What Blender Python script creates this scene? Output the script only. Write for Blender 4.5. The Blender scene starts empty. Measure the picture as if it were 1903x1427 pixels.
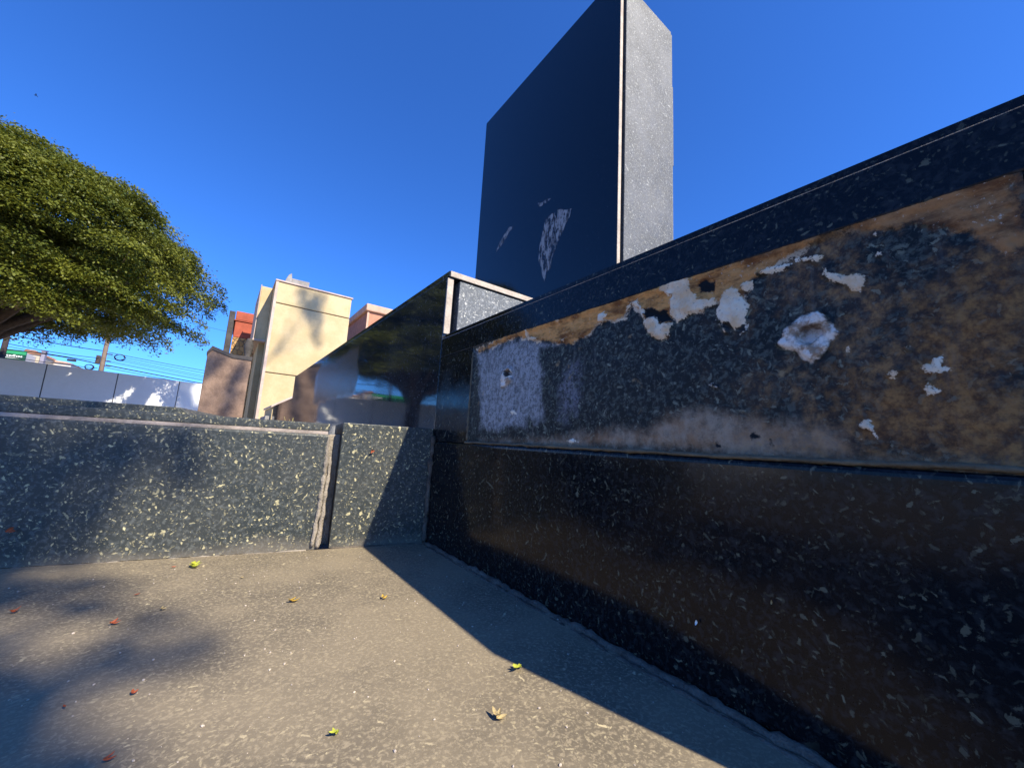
import bpy, bmesh, math, random
import numpy as np
from mathutils import Vector, Matrix, noise as mnoise

scene = bpy.context.scene
random.seed(7)
RNG = np.random.default_rng(7)

# ------------------------------------------------------------------ camera
YAW, PITCH, ROLL = math.radians(35.943), math.radians(8.801), math.radians(3.201)
fwd = Vector((math.sin(YAW)*math.cos(PITCH), math.cos(YAW)*math.cos(PITCH), math.sin(PITCH)))
rgt = Vector((math.cos(YAW), -math.sin(YAW), 0))
upv = rgt.cross(fwd)
r2 = rgt*math.cos(ROLL) + upv*math.sin(ROLL)
u2 = -rgt*math.sin(ROLL) + upv*math.cos(ROLL)
cam_data = bpy.data.cameras.new('camera')
cam = bpy.data.objects.new('camera', cam_data)
scene.collection.objects.link(cam)
M = Matrix((r2, u2, -fwd)).transposed().to_4x4()
M.translation = Vector((0, 0, 0.25))
cam.matrix_world = M
cam_data.sensor_width = 36.0
cam_data.lens = 735/1903*36
cam_data.clip_start = 0.01
cam_data.clip_end = 2000
scene.camera = cam

# ------------------------------------------------------------------ sky and sun
SUN = Vector((0.283, -1.02, 1.0)).normalized()      # towards the sun
world = bpy.data.worlds.new('World')
scene.world = world
world.use_nodes = True
wn = world.node_tree.nodes
sky = wn.new('ShaderNodeTexSky')
sky.sky_type = 'NISHITA'
sky.sun_disc = False
sky.sun_elevation = math.asin(SUN.z)
sky.sun_rotation = math.atan2(SUN.x, SUN.y)
sky.altitude = 900
sky.air_density = 1.0
sky.dust_density = 0.6
sky.ozone_density = 2.5
hsv = wn.new('ShaderNodeVectorMath')          # phone-camera rendering of the blue, the same over the whole sky
hsv.operation = 'MULTIPLY'
hsv.inputs[1].default_value = (0.27, 0.65, 1.30)
world.node_tree.links.new(sky.outputs[0], hsv.inputs[0])
world.node_tree.links.new(hsv.outputs[0], wn['Background'].inputs[0])
wn['Background'].inputs[1].default_value = 0.125

sd = bpy.data.lights.new('sun', 'SUN')
sd.energy = 5.0
sd.angle = math.radians(0.55)
sd.color = (1.0, 0.91, 0.74)
sun = bpy.data.objects.new('sun', sd)
scene.collection.objects.link(sun)
sun.rotation_euler = SUN.to_track_quat('Z', 'Y').to_euler()

vs = scene.view_settings
vs.view_transform = 'Standard'
vs.look = 'None'
vs.exposure = 0.72
vs.gamma = 1.0
vs.use_curve_mapping = False

GROUND = -0.55

# ------------------------------------------------------------------ helpers: objects
COL = scene.collection

def link(name, me, mat=None, parent=None, smooth=False):
    o = bpy.data.objects.new(name, me)
    COL.objects.link(o)
    if mat is not None and len(me.materials) == 0:
        me.materials.append(mat)
    if parent is not None:
        o.parent = parent
        if parent.location.length > 0:
            o.matrix_parent_inverse = Matrix.Translation(-Vector(parent.location))
    if smooth:
        me.polygons.foreach_set('use_smooth', [True]*len(me.polygons))
    return o

def tag(o, label, cat, group=None):
    o['label'] = label
    o['category'] = cat
    if group:
        o['group'] = group
    return o

def thing(name, label, cat, loc=(0, 0, 0), group=None):
    o = bpy.data.objects.new(name, None)
    o.empty_display_size = 0.1
    COL.objects.link(o)
    o.location = loc
    return tag(o, label, cat, group)

def mesh_np(name, verts, faces, mat=None, parent=None, smooth=False):
    me = bpy.data.meshes.new(name)
    me.from_pydata([tuple(map(float, v)) for v in verts], [], [tuple(map(int, f)) for f in faces])
    me.update()
    return link(name, me, mat, parent, smooth)

def bm_obj(name, bm, mat=None, parent=None, smooth=False):
    me = bpy.data.meshes.new(name)
    bm.normal_update()
    bm.to_mesh(me)
    bm.free()
    return link(name, me, mat, parent, smooth)

def box(name, lo, hi, mat, parent=None, bevel=0.0, seg=2, fr=None, wob=0.0):
    """axis box lo..hi; fr = optional 4x4 frame"""
    bm = bmesh.new()
    bmesh.ops.create_cube(bm, size=1.0)
    lo, hi = Vector(lo), Vector(hi)
    for v in bm.verts:
        v.co = Vector([lo[i] + (v.co[i]+0.5)*(hi[i]-lo[i]) for i in range(3)])
    if bevel > 0:
        bmesh.ops.bevel(bm, geom=list(bm.edges), offset=bevel, segments=seg, profile=0.6, affect='EDGES')
    if wob > 0:
        for v in bm.verts:
            v.co += mnoise.noise_vector(v.co*3.1)*wob
    if fr is not None:
        bm.transform(fr)
    return bm_obj(name, bm, mat, parent)

def prism(name, pts, axis, a, b, mat, parent=None, bevel=0.0, fr=None):
    """polygon pts (2D) extruded along axis from a to b"""
    bm = bmesh.new()
    def mk(p, t):
        if axis == 0: return (t, p[0], p[1])
        if axis == 1: return (p[0], t, p[1])
        return (p[0], p[1], t)
    v0 = [bm.verts.new(mk(p, a)) for p in pts]
    v1 = [bm.verts.new(mk(p, b)) for p in pts]
    bm.faces.new(v0); bm.faces.new(v1[::-1])
    n = len(pts)
    for i in range(n):
        bm.faces.new((v0[i], v1[i], v1[(i+1) % n], v0[(i+1) % n]))
    bmesh.ops.recalc_face_normals(bm, faces=bm.faces)
    if bevel > 0:
        bmesh.ops.bevel(bm, geom=list(bm.edges), offset=bevel, segments=2, profile=0.6, affect='EDGES')
    if fr is not None:
        bm.transform(fr)
    return bm_obj(name, bm, mat, parent)

def tube_data(pts, radii, n=8, cap=True):
    pts = [Vector(p) for p in pts]
    V, F = [], []
    up = Vector((0.13, 0.21, 1)).normalized()
    for i, p in enumerate(pts):
        t = (pts[min(i+1, len(pts)-1)] - pts[max(i-1, 0)])
        t = t.normalized() if t.length > 1e-9 else Vector((0, 0, 1))
        ref = up if abs(t.dot(up)) < 0.95 else Vector((1, 0, 0))
        a = t.cross(ref).normalized(); b = t.cross(a).normalized()
        r = radii[i] if hasattr(radii, '__len__') else radii
        for k in range(n):
            an = 2*math.pi*k/n
            V.append(p + a*(math.cos(an)*r) + b*(math.sin(an)*r))
    for i in range(len(pts)-1):
        for k in range(n):
            F.append((i*n+k, i*n+(k+1) % n, (i+1)*n+(k+1) % n, (i+1)*n+k))
    if cap:
        F.append(tuple(range(n))[::-1]); F.append(tuple(range((len(pts)-1)*n, len(pts)*n)))
    return V, F

def tube(name, pts, radii, mat, parent=None, n=8, smooth=True):
    V, F = tube_data(pts, radii, n)
    return mesh_np(name, V, F, mat, parent, smooth)

def merge(parts):
    V, F = [], []
    for v, f in parts:
        o = len(V); V += list(v); F += [tuple(i+o for i in q) for q in f]
    return V, F

# ------------------------------------------------------------------ helpers: materials
class NT:
    def __init__(self, name):
        self.m = bpy.data.materials.new(name)
        self.m.use_nodes = True
        self.t = self.m.node_tree
        self.b = self.t.nodes['Principled BSDF']
        self.out = self.t.nodes['Material Output']
    def n(self, typ, props=None, **ins):
        nd = self.t.nodes.new('ShaderNode'+typ)
        for k, v in (props or {}).items():
            setattr(nd, k, v)
        for k, v in ins.items():
            key = int(k[1:]) if k[0] == 'i' and k[1:].isdigit() else k.replace('_', ' ')
            self.set(nd, key, v)
        return nd
    def set(self, nd, key, v):
        s = nd.inputs[key]
        if hasattr(v, 'outputs'):
            v = v.outputs[0]
        if isinstance(v, bpy.types.NodeSocket):
            self.t.links.new(v, s)
        else:
            if isinstance(v, tuple) and len(v) == 3 and s.type == 'RGBA':
                v = (*v, 1)
            s.default_value = v
    def math(self, op, a, b=0.0, clamp=False):
        nd = self.n('Math', {'operation': op, 'use_clamp': clamp}, i0=a, i1=b)
        return nd.outputs[0]
    def vmath(self, op, a, b=None):
        nd = self.n('VectorMath', {'operation': op})
        self.set(nd, 0, a)
        if b is not None:
            self.set(nd, 3 if op == 'SCALE' else 1, b)
        return nd.outputs['Value'] if op in ('LENGTH', 'DOT_PRODUCT', 'DISTANCE') else nd.outputs[0]
    def mix(self, f, a, b):
        nd = self.n('Mix', {'data_type': 'RGBA'})
        self.set(nd, 0, f); self.set(nd, 6, a); self.set(nd, 7, b)
        return nd.outputs[2]
    def ramp(self, v, lo, hi, a=0.0, b=1.0, smooth=True):
        nd = self.n('MapRange', {'interpolation_type': 'SMOOTHSTEP' if smooth else 'LINEAR'}, i0=v, i1=lo, i2=hi, i3=a, i4=b)
        return nd.outputs[0]
    def noise(self, vec, scale, detail=3.0, rough=0.55, dist=0.0):
        return self.n('TexNoise', None, Vector=vec, Scale=scale, Detail=detail, Roughness=rough, Distortion=dist)
    def attr(self, name):
        return self.n('Attribute', {'attribute_name': name}).outputs['Fac']
    def pos(self, rand=True):
        g = self.n('NewGeometry').outputs['Position']
        if not rand:
            return g
        oi = self.n('ObjectInfo').outputs['Random']
        off = self.n('CombineXYZ', None, X=self.math('MULTIPLY', oi, 31.7), Y=self.math('MULTIPLY', oi, 17.3), Z=self.math('MULTIPLY', oi, 53.1))
        return self.vmath('ADD', g, off.outputs[0])
    def bump(self, h, strength=0.3, dist=0.002):
        nd = self.n('Bump', None, Strength=strength, Distance=dist, Height=h)
        self.set(self.b, 'Normal', nd.outputs[0])
        return nd.outputs[0]

def plain(name, col, rough=0.8, var=0.25, scale=6.0, bump=0.2, col2=None, spec=0.3, bd=0.004):
    k = NT(name)
    p = k.pos()
    n1 = k.noise(p, scale, 5, 0.6).outputs[0]
    n2 = k.noise(p, scale*9, 4, 0.6).outputs[0]
    f = k.math('ADD', k.math('MULTIPLY', n1, 0.65), k.math('MULTIPLY', n2, 0.35))
    f = k.ramp(f, 0.32, 0.68)
    c2 = col2 or tuple(c*(1-var) for c in col)
    k.set(k.b, 'Base Color', k.mix(f, c2, col))
    k.set(k.b, 'Roughness', rough)
    k.set(k.b, 'Specular IOR Level', spec)
    if bump > 0:
        k.bump(n2, bump, bd)
    return k.m

def flecks(k, p, scale, ln, wd, thr, seed=0.0):
    """random-oriented elongated mineral flecks -> (mask, random)"""
    v = k.n('TexVoronoi', {'voronoi_dimensions': '3D', 'feature': 'F1'}, Vector=p, Scale=scale, Randomness=1.0)
    loc = k.vmath('SUBTRACT', p, v.outputs['Position'])
    rot = k.vmath('SCALE', v.outputs['Color'], 6.2832)
    rt = k.n('VectorRotate', {'rotation_type': 'EULER_XYZ'})
    k.set(rt, 'Vector', loc); k.set(rt, 'Rotation', rot)
    sc = k.vmath('MULTIPLY', rt.outputs[0], (1/ln, 1/wd, 1/(wd*1.6)))
    d = k.vmath('LENGTH', sc)
    d = k.math('MULTIPLY', d, k.ramp(k.noise(p, scale*9.0, 2, 0.6).outputs[0], 0.3, 0.7, 0.6, 1.5, False))
    sp = k.n('SeparateColor', None, Color=v.outputs['Color'])
    present = k.math('LESS_THAN', sp.outputs[0], thr)
    size = k.math('ADD', k.math('MULTIPLY', sp.outputs[1], 0.7), 0.55)
    m = k.ramp(k.math('DIVIDE', d, size), 1.05, 0.7)
    return k.math('MULTIPLY', m, present), sp.outputs[2]

def granite_color(k, p, dark, mid, fleck, big=0.45, small=0.55, s=1.0):
    w = k.noise(p, 70.0/s, 2, 0.5).outputs['Color']
    w = k.vmath('SCALE', k.vmath('SUBTRACT', w, (0.5, 0.5, 0.5)), 0.012*s)
    pw = k.vmath('ADD', p, w)
    m1, r1 = flecks(k, pw, 34.0/s, 0.0140*s, 0.0019*s, big)
    m0, r0 = flecks(k, k.vmath('ADD', pw, (3.7, 1.9, 5.3)), 56.0/s, 0.0085*s, 0.0014*s, big)
    m2, r2_ = flecks(k, pw, 105.0/s, 0.0048*s, 0.0013*s, small)
    m3, r3 = flecks(k, pw, 210.0/s, 0.0024*s, 0.0008*s, 0.7)
    gr = k.ramp(k.noise(pw, 160.0/s, 3, 0.65).outputs[0], 0.46, 0.68)
    c = k.mix(gr, dark, mid)
    clu = k.ramp(k.noise(p, 16.0/s, 2).outputs[0], 0.32, 0.6)
    f3 = tuple(x*0.5 for x in fleck)
    c = k.mix(k.math('MULTIPLY', m3, k.math('MULTIPLY', r3, 0.75)), c, f3)
    c = k.mix(k.math('MULTIPLY', m2, k.math('ADD', k.math('MULTIPLY', r2_, 0.7), 0.15)), c, tuple(x*0.85 for x in fleck))
    c = k.mix(k.math('MULTIPLY', m0, k.math('ADD', k.math('MULTIPLY', r0, 0.6), 0.2)), c, tuple(x*0.9 for x in fleck))
    c = k.mix(k.math('MULTIPLY', k.math('MULTIPLY', m1, clu), k.math('ADD', k.math('MULTIPLY', r1, 0.6), 0.35)), c, fleck)
    return c

def granite(name, dark=(0.010, 0.013, 0.014), mid=(0.045, 0.052, 0.052), fleck=(0.50, 0.47, 0.31), rough=0.1,
            rvar=0.1, dust=0.0, dustcol=(0.25, 0.21, 0.16), big=0.45, small=0.55, s=1.0, bump=0.0, spec=0.5, dlow=None):
    k = NT(name)
    p = k.pos()
    c = granite_color(k, p, dark, mid, fleck, big, small, s)
    n = k.noise(p, 5.0, 6, 0.65).outputs[0]
    if dust > 0:
        f = k.ramp(n, 0.36, 0.64, dust*0.3, dust)
        c = k.mix(f, c, dustcol)
    if dlow is not None:       # dirt washed up along the foot of the stone: (z0, z1, amount)
        z = k.n('SeparateXYZ', None, Vector=k.n('NewGeometry').outputs['Position']).outputs[2]
        zz = k.math('ADD', z, k.math('MULTIPLY', k.math('SUBTRACT', n, 0.5), 0.08))
        f = k.math('MULTIPLY', k.ramp(zz, dlow[1], dlow[0]), dlow[2])
        c = k.mix(f, c, dustcol)
    k.set(k.b, 'Base Color', c)
    sm = k.noise(p, 22.0, 5, 0.7).outputs[0]
    k.set(k.b, 'Roughness', k.ramp(sm, 0.3, 0.75, rough, rough+rvar))
    k.set(k.b, 'Specular IOR Level', spec)
    if bump > 0:
        k.bump(k.noise(p, 300.0, 3, 0.6).outputs[0], bump, 0.001)
    return k.m

M_POL = granite('granite_polished', dark=(0.005, 0.0055, 0.007), mid=(0.020, 0.021, 0.023), fleck=(0.17, 0.165, 0.11), rough=0.08, rvar=0.14, big=0.75, small=0.9, s=1.0, spec=0.22)
M_FAR = granite('granite_mirror', dark=(0.010, 0.013, 0.016), mid=(0.03, 0.036, 0.042), fleck=(0.25, 0.26, 0.24), rough=0.03, rvar=0.05, big=0.25, small=0.3, dust=0.05, spec=0.6)
M_HEAD = granite('granite_headstone', dark=(0.002, 0.003, 0.005), mid=(0.006, 0.007, 0.010), fleck=(0.04, 0.042, 0.045), rough=0.03, rvar=0.06, big=0.3, small=0.4, spec=0.5)
M_SUNNY = granite('granite_weathered', dark=(0.020, 0.027, 0.027), mid=(0.085, 0.095, 0.09), fleck=(0.80, 0.70, 0.38), rough=0.42, rvar=0.2, dust=0.08, big=0.85, small=0.95, s=1.05, bump=0.15, dlow=(-0.01, 0.03, 0.5))
M_GREYEND = granite('granite_grey_end', dark=(0.09, 0.10, 0.11), mid=(0.22, 0.23, 0.24), fleck=(0.9, 0.86, 0.74), rough=0.5, rvar=0.2, dust=0.06, big=0.95, small=0.95, dustcol=(0.3, 0.3, 0.3))
M_DUSTEND = granite('granite_dusty_end', dark=(0.05, 0.054, 0.058), mid=(0.17, 0.172, 0.172), fleck=(0.60, 0.60, 0.54), rough=0.5, rvar=0.2, dust=0.40, big=0.6, small=0.95, s=1.1, dustcol=(0.21, 0.212, 0.215))
M_SLAB = granite('granite_slab_dusty', dark=(0.11, 0.092, 0.068), mid=(0.32, 0.262, 0.175), fleck=(0.72, 0.60, 0.36), rough=0.6, rvar=0.25, dust=0.62, dustcol=(0.325, 0.262, 0.172), big=0.6, small=0.95, s=0.7, bump=0.25, spec=0.3)
M_EDGE = plain('sawn_stone_edge', (0.62, 0.52, 0.42), 0.85, 0.4, 18, 0.5)
M_MORTAR = plain('old_mortar', (0.42, 0.36, 0.29), 0.95, 0.5, 25, 0.9, bd=0.004)
M_GROUT = plain('dark_grout', (0.20, 0.165, 0.13), 0.9, 0.55, 30, 0.9, bd=0.004, col2=(0.06, 0.05, 0.042))
M_SEAL = plain('silicone_residue', (0.20, 0.15, 0.09), 0.6, 0.5, 30, 0.5)
M_CORE = plain('dark_core', (0.06, 0.05, 0.045), 0.95, 0.4, 20, 0.5)
M_SCUFF = granite('scuffed_stone', dark=(0.13, 0.13, 0.14), mid=(0.3, 0.29, 0.28), fleck=(0.4, 0.38, 0.35), rough=0.8, rvar=0.1, s=0.6)

# ------------------------------------------------------------------ ground
k = NT('cemetery_ground')
p = k.pos(False)
n1 = k.noise(p, 0.35, 6, 0.6).outputs[0]
n2 = k.noise(p, 9.0, 6, 0.65).outputs[0]
c = k.mix(k.ramp(n1, 0.35, 0.65), (0.24, 0.20, 0.16), (0.33, 0.30, 0.26))
c = k.mix(k.ramp(n2, 0.4, 0.8, 0, 0.6), c, (0.12, 0.10, 0.07))
k.set(k.b, 'Base Color', c); k.set(k.b, 'Roughness', 0.95)
k.bump(n2, 0.4, 0.03)
g = mesh_np('ground', [(-600, -600, GROUND), (600, -600, GROUND), (600, 600, GROUND), (-600, 600, GROUND)], [(0, 1, 2, 3)], k.m)
g['kind'] = 'structure'

# ------------------------------------------------------------------ kerb frame (local x along the kerb, y backwards, z up)
ang = math.atan2(-0.16, 0.987)
KF = Matrix.Translation((0, 1.0215, 0)) @ Matrix.Rotation(ang, 4, 'Z')
def kpt(s, b, z):
    return KF @ Vector((s, b, z))

# ------------------------------------------------------------------ the slab underneath
slab = thing('tomb_slab', 'dusty brown granite slab lying flat in the foreground, half in sun', 'tomb slab')
sl = [(-1.3, 1.238), (-1.3, -1.4), (0.448, -1.4), (0.448, 0.947)]
prism('top_plate', sl, 2, -0.03, 0.0, M_SLAB, slab, 0.0015)
prism('base', [(-1.27, 1.2), (-1.27, -1.37), (0.44, -1.37), (0.44, 0.93)], 2, GROUND, -0.031, M_CORE, slab)

# ------------------------------------------------------------------ stained tomb wall on the right
XW = 0.45
Y0, Y1 = -0.106, 0.951
TOPZ = 0.522
tw = thing('tomb_wall', 'dark polished granite tomb side with rust stains and torn off plaque bed', 'tomb')
LOWZ = 0.249
PY0, PY1, PZ1 = -0.004, 0.782, 0.470
# panels of stone around the old plaque bed
box('lower_panel', (XW-0.003, Y0, 0.0008), (XW+0.02, Y1, LOWZ), M_POL, tw, 0.007, 4)
box('upper_strip', (XW, Y0, PZ1), (XW+0.02, Y1, TOPZ), M_POL, tw, 0.0022, 2)
box('side_strip', (XW, PY1, LOWZ+0.0005), (XW+0.02, Y1, PZ1-0.0005), M_POL, tw, 0.0006, 1)
box('side_strip', (XW, Y0, LOWZ+0.0005), (XW+0.02, PY0, PZ1-0.0005), M_POL, tw, 0.0006, 1)
box('coping', (XW+0.006, Y0-0.001, TOPZ+0.0006), (1.98, Y1-0.004, 0.534), M_POL, tw, 0.0012, 2)
box('core', (XW+0.021, Y0+0.001, GROUND), (1.95, Y1-0.03, TOPZ-0.0006), M_CORE, tw)  # inner box added to block light behind the panels
box('end_panel', (XW+0.0215, Y0-0.015, GROUND), (1.95, Y0+0.0005, TOPZ-0.001), M_SUNNY, tw, 0.001, 1)

tube('worn_arris', [(XW+0.0006, Y0+0.12*i, TOPZ-0.0006) for i in range(9)]+[(XW+0.0006, Y1-0.001, TOPZ-0.0006)], 0.00045, M_MORTAR, tw, 6)

POLY = {
    'rust': [
        [(0.7678,0.4617),(0.6713,0.4714),(0.5490,0.4771),(0.4398,0.4757),(0.3636,0.4815),(0.2766,0.4823),(0.1787,0.4848),(0.1284,0.4851),(0.0862,0.4907),(0.0506,0.4929),(0.0209,0.4845),(0.0007,0.4719),(0.0000,0.4367),(0.0052,0.4050),(0.0249,0.4347),(0.0534,0.4543),(0.0735,0.4582),(0.1032,0.4712),(0.1294,0.4651),(0.1535,0.4596),(0.1640,0.4511),(0.1829,0.4450),(0.1920,0.4226),(0.2013,0.3997),(0.2158,0.4159),(0.2186,0.4297),(0.2482,0.4239),(0.2808,0.4246),(0.2848,0.4002),(0.3046,0.4003),(0.3214,0.4265),(0.3260,0.4509),(0.3442,0.4596),(0.3533,0.4417),(0.4043,0.4449),(0.4206,0.4309),(0.4620,0.4206),(0.4883,0.4272),(0.5466,0.4437),(0.6142,0.4639),(0.6800,0.4590),(0.7550,0.4534)],
    ],
    'brown': [
        [(0.1152,0.2602),(0.1095,0.2939),(0.1043,0.3179),(0.0888,0.3309),(0.0681,0.3375),(0.0537,0.3623),(0.0614,0.3872),(0.0456,0.3898),(0.0294,0.3786),(0.0169,0.4007),(0.0050,0.4218),(0.0043,0.3881),(0.0116,0.3178),(0.0157,0.2575),(0.0498,0.2592),(0.0934,0.2590)],
    ],
    'grey': [
        [(0.7296,0.2569),(0.4671,0.2654),(0.3995,0.2785),(0.3166,0.2788),(0.2853,0.2991),(0.2436,0.3010),(0.1855,0.2933),(0.1384,0.2845),(0.1103,0.2795),(0.1006,0.2563),(0.0142,0.2532),(0.1869,0.2525),(0.3165,0.2537),(0.5334,0.2539)],
    ],
    'haze': [
        [(0.7707,0.4569),(0.7090,0.4588),(0.6613,0.4620),(0.5966,0.4587),(0.5506,0.4418),(0.4771,0.4247),(0.5435,0.4266),(0.5390,0.4042),(0.5316,0.3382),(0.5231,0.2951),(0.5643,0.2977),(0.5724,0.2824),(0.6426,0.2784),(0.6915,0.2739),(0.7342,0.2827),(0.7463,0.3761)],
    ],
    'haze2': [
        [(0.4809,0.3491),(0.4629,0.3899),(0.4414,0.3904),(0.4451,0.3667),(0.4410,0.3238),(0.4708,0.2994),(0.4859,0.2998)],
    ],
    'white': [
        [(0.3215,0.4309),(0.3131,0.4335),(0.3033,0.4297),(0.2970,0.4195),(0.2861,0.4199),(0.2757,0.4148),(0.2802,0.4073),(0.2863,0.3986),(0.2955,0.3961),(0.3049,0.4007),(0.3131,0.4111)],
        [(0.2043,0.4431),(0.1964,0.4382),(0.1912,0.4243),(0.1871,0.4170),(0.1896,0.4055),(0.1932,0.3966),(0.2035,0.3927),(0.2090,0.4013),(0.2208,0.4065),(0.2219,0.4158),(0.2179,0.4277),(0.2139,0.4408)],
        [(0.2969,0.4801),(0.2522,0.4701),(0.2497,0.4540),(0.2431,0.4412),(0.2226,0.4355),(0.2216,0.4261),(0.2381,0.4264),(0.2585,0.4206),(0.2728,0.4155),(0.2816,0.4289),(0.2784,0.4539),(0.2985,0.4656)],
        [(0.3339,0.4633),(0.3233,0.4481),(0.3181,0.4256),(0.3065,0.4039),(0.3098,0.4046),(0.3232,0.4267),(0.3285,0.4525),(0.3429,0.4594),(0.3519,0.4490),(0.3539,0.4543),(0.3447,0.4631)],
        [(0.2209,0.4053),(0.2115,0.3944),(0.2060,0.3858),(0.2083,0.3863),(0.2186,0.3996)],
        [(0.1900,0.3959),(0.1913,0.3877),(0.1992,0.3845),(0.1946,0.3896)],
        [(0.1939,0.4450),(0.1796,0.4466),(0.1787,0.4402),(0.1877,0.4307),(0.1942,0.4350)],
        [(0.1784,0.4499),(0.1647,0.4526),(0.1588,0.4529),(0.1589,0.4494),(0.1721,0.4478),(0.1785,0.4463)],
        [(0.1411,0.4547),(0.1191,0.4523),(0.1165,0.4485),(0.1196,0.4430),(0.1130,0.4333),(0.1051,0.4261),(0.0934,0.4239),(0.0856,0.4170),(0.0919,0.4069),(0.0995,0.4083),(0.1057,0.4155),(0.1149,0.4238),(0.1225,0.4299),(0.1172,0.4347),(0.1269,0.4447)],
        [(0.0814,0.3257),(0.0764,0.3314),(0.0709,0.3307),(0.0737,0.3218),(0.0780,0.3245)],
        [(0.0594,0.3278),(0.0580,0.3336),(0.0520,0.3320),(0.0511,0.3371),(0.0472,0.3365),(0.0477,0.3307),(0.0436,0.3273),(0.0535,0.3249)],
        [(0.0600,0.3130),(0.0549,0.3199),(0.0525,0.3124),(0.0475,0.3134),(0.0498,0.3086),(0.0558,0.3083)],
        [(0.0674,0.3503),(0.0657,0.3508),(0.0639,0.3466),(0.0655,0.3461)],
        [(0.0881,0.3490),(0.0830,0.3538),(0.0840,0.3483),(0.0870,0.3472)],
        [(0.0835,0.3466),(0.0800,0.3469),(0.0809,0.3422),(0.0831,0.3434)],
        [(0.1037,0.2842),(0.0954,0.2905),(0.0913,0.2795),(0.0879,0.2704),(0.0956,0.2671),(0.1043,0.2747),(0.0955,0.2702),(0.0895,0.2719),(0.0937,0.2795),(0.0996,0.2811)],
        [(0.0800,0.4575),(0.0775,0.4573),(0.0783,0.4545),(0.0799,0.4551)],
        [(0.0740,0.4558),(0.0720,0.4535),(0.0736,0.4528)],
        [(0.0800,0.4383),(0.0769,0.4388),(0.0765,0.4353),(0.0796,0.4347)],
        [(0.1059,0.3549),(0.1027,0.3539),(0.1028,0.3522),(0.1054,0.3531)],
        [(0.1798,0.4519),(0.1654,0.4533),(0.1445,0.4510),(0.1455,0.4473),(0.1604,0.4475),(0.1781,0.4471)],
        [(0.5866,0.4589),(0.5843,0.4710),(0.5777,0.4696),(0.5767,0.4569),(0.5449,0.4468),(0.5508,0.4449),(0.5829,0.4529)],
        [(0.4907,0.4365),(0.4700,0.4344),(0.4773,0.4284),(0.4878,0.4303)],
        [(0.4056,0.4578),(0.3930,0.4599),(0.3866,0.4533),(0.3906,0.4475),(0.3946,0.4417),(0.3987,0.4376),(0.3968,0.4456),(0.4054,0.4492)],
        [(0.5291,0.4755),(0.5037,0.4755),(0.4900,0.4723),(0.4934,0.4617),(0.5035,0.4716)],
        [(0.6247,0.3133),(0.6183,0.3192),(0.6055,0.3106),(0.6174,0.3100)],
        [(0.4641,0.2620),(0.4571,0.2655),(0.4407,0.2618),(0.4544,0.2589)],
        [(0.2345,0.3330),(0.2278,0.3331),(0.2228,0.3287),(0.2260,0.3277),(0.2292,0.3306)],
    ],
    'crater': [
        [(0.1603,0.3703),(0.1532,0.3823),(0.1417,0.3912),(0.1237,0.3933),(0.1182,0.3893),(0.1146,0.3795),(0.1084,0.3695),(0.1169,0.3624),(0.1201,0.3542),(0.1320,0.3436),(0.1434,0.3561),(0.1573,0.3621)],
        [(0.6570,0.4010),(0.6410,0.4078),(0.6276,0.3996),(0.6238,0.3779),(0.6404,0.3646),(0.6626,0.3643),(0.6645,0.3820)],
    ],
    'craterin': [
        [(0.1425,0.3745),(0.1376,0.3809),(0.1230,0.3796),(0.1220,0.3722),(0.1325,0.3634),(0.1398,0.3666)],
        [(0.6511,0.3981),(0.6328,0.3981),(0.6283,0.3890),(0.6425,0.3863)],
    ],
    'dark': [
        [(0.3216,0.4446),(0.3099,0.4432),(0.2954,0.4351),(0.2891,0.4379),(0.2816,0.4260),(0.2757,0.4190),(0.2861,0.4214),(0.2954,0.4177),(0.3017,0.4308),(0.3181,0.4316)],
        [(0.2455,0.4583),(0.2361,0.4635),(0.2208,0.4586),(0.2226,0.4368),(0.2300,0.4428),(0.2430,0.4466)],
        [(0.2321,0.2601),(0.2300,0.2652),(0.2255,0.2666),(0.2219,0.2604)],
        [(0.1909,0.2734),(0.1875,0.2758),(0.1833,0.2729),(0.1877,0.2711)],
        [(0.1717,0.2714),(0.1697,0.2703),(0.1705,0.2635),(0.1720,0.2645)],
    ],
}

def poly_sd(poly, Y, Z):
    """signed distance (positive inside), metres"""
    P = np.array(poly); Q = np.roll(P, -1, axis=0)
    best = np.full(Y.shape, 9.0); inside = np.zeros(Y.shape, bool)
    for (ay, az), (by, bz) in zip(P, Q):
        dy, dz = by-ay, bz-az
        t = np.clip(((Y-ay)*dy+(Z-az)*dz)/(dy*dy+dz*dz+1e-12), 0, 1)
        best = np.minimum(best, np.hypot(Y-ay-t*dy, Z-az-t*dz))
        cond = ((az > Z) != (bz > Z)) & (Y < (by-ay)*(Z-az)/((bz-az) if abs(bz-az) > 1e-9 else 1e-9)+ay)
        inside ^= cond
    return np.where(inside, best, -best)

def union_sd(polys, Y, Z):
    r = np.full(Y.shape, -9.0)
    for q in polys:
        r = np.maximum(r, poly_sd(q, Y, Z))
    return r

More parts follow.
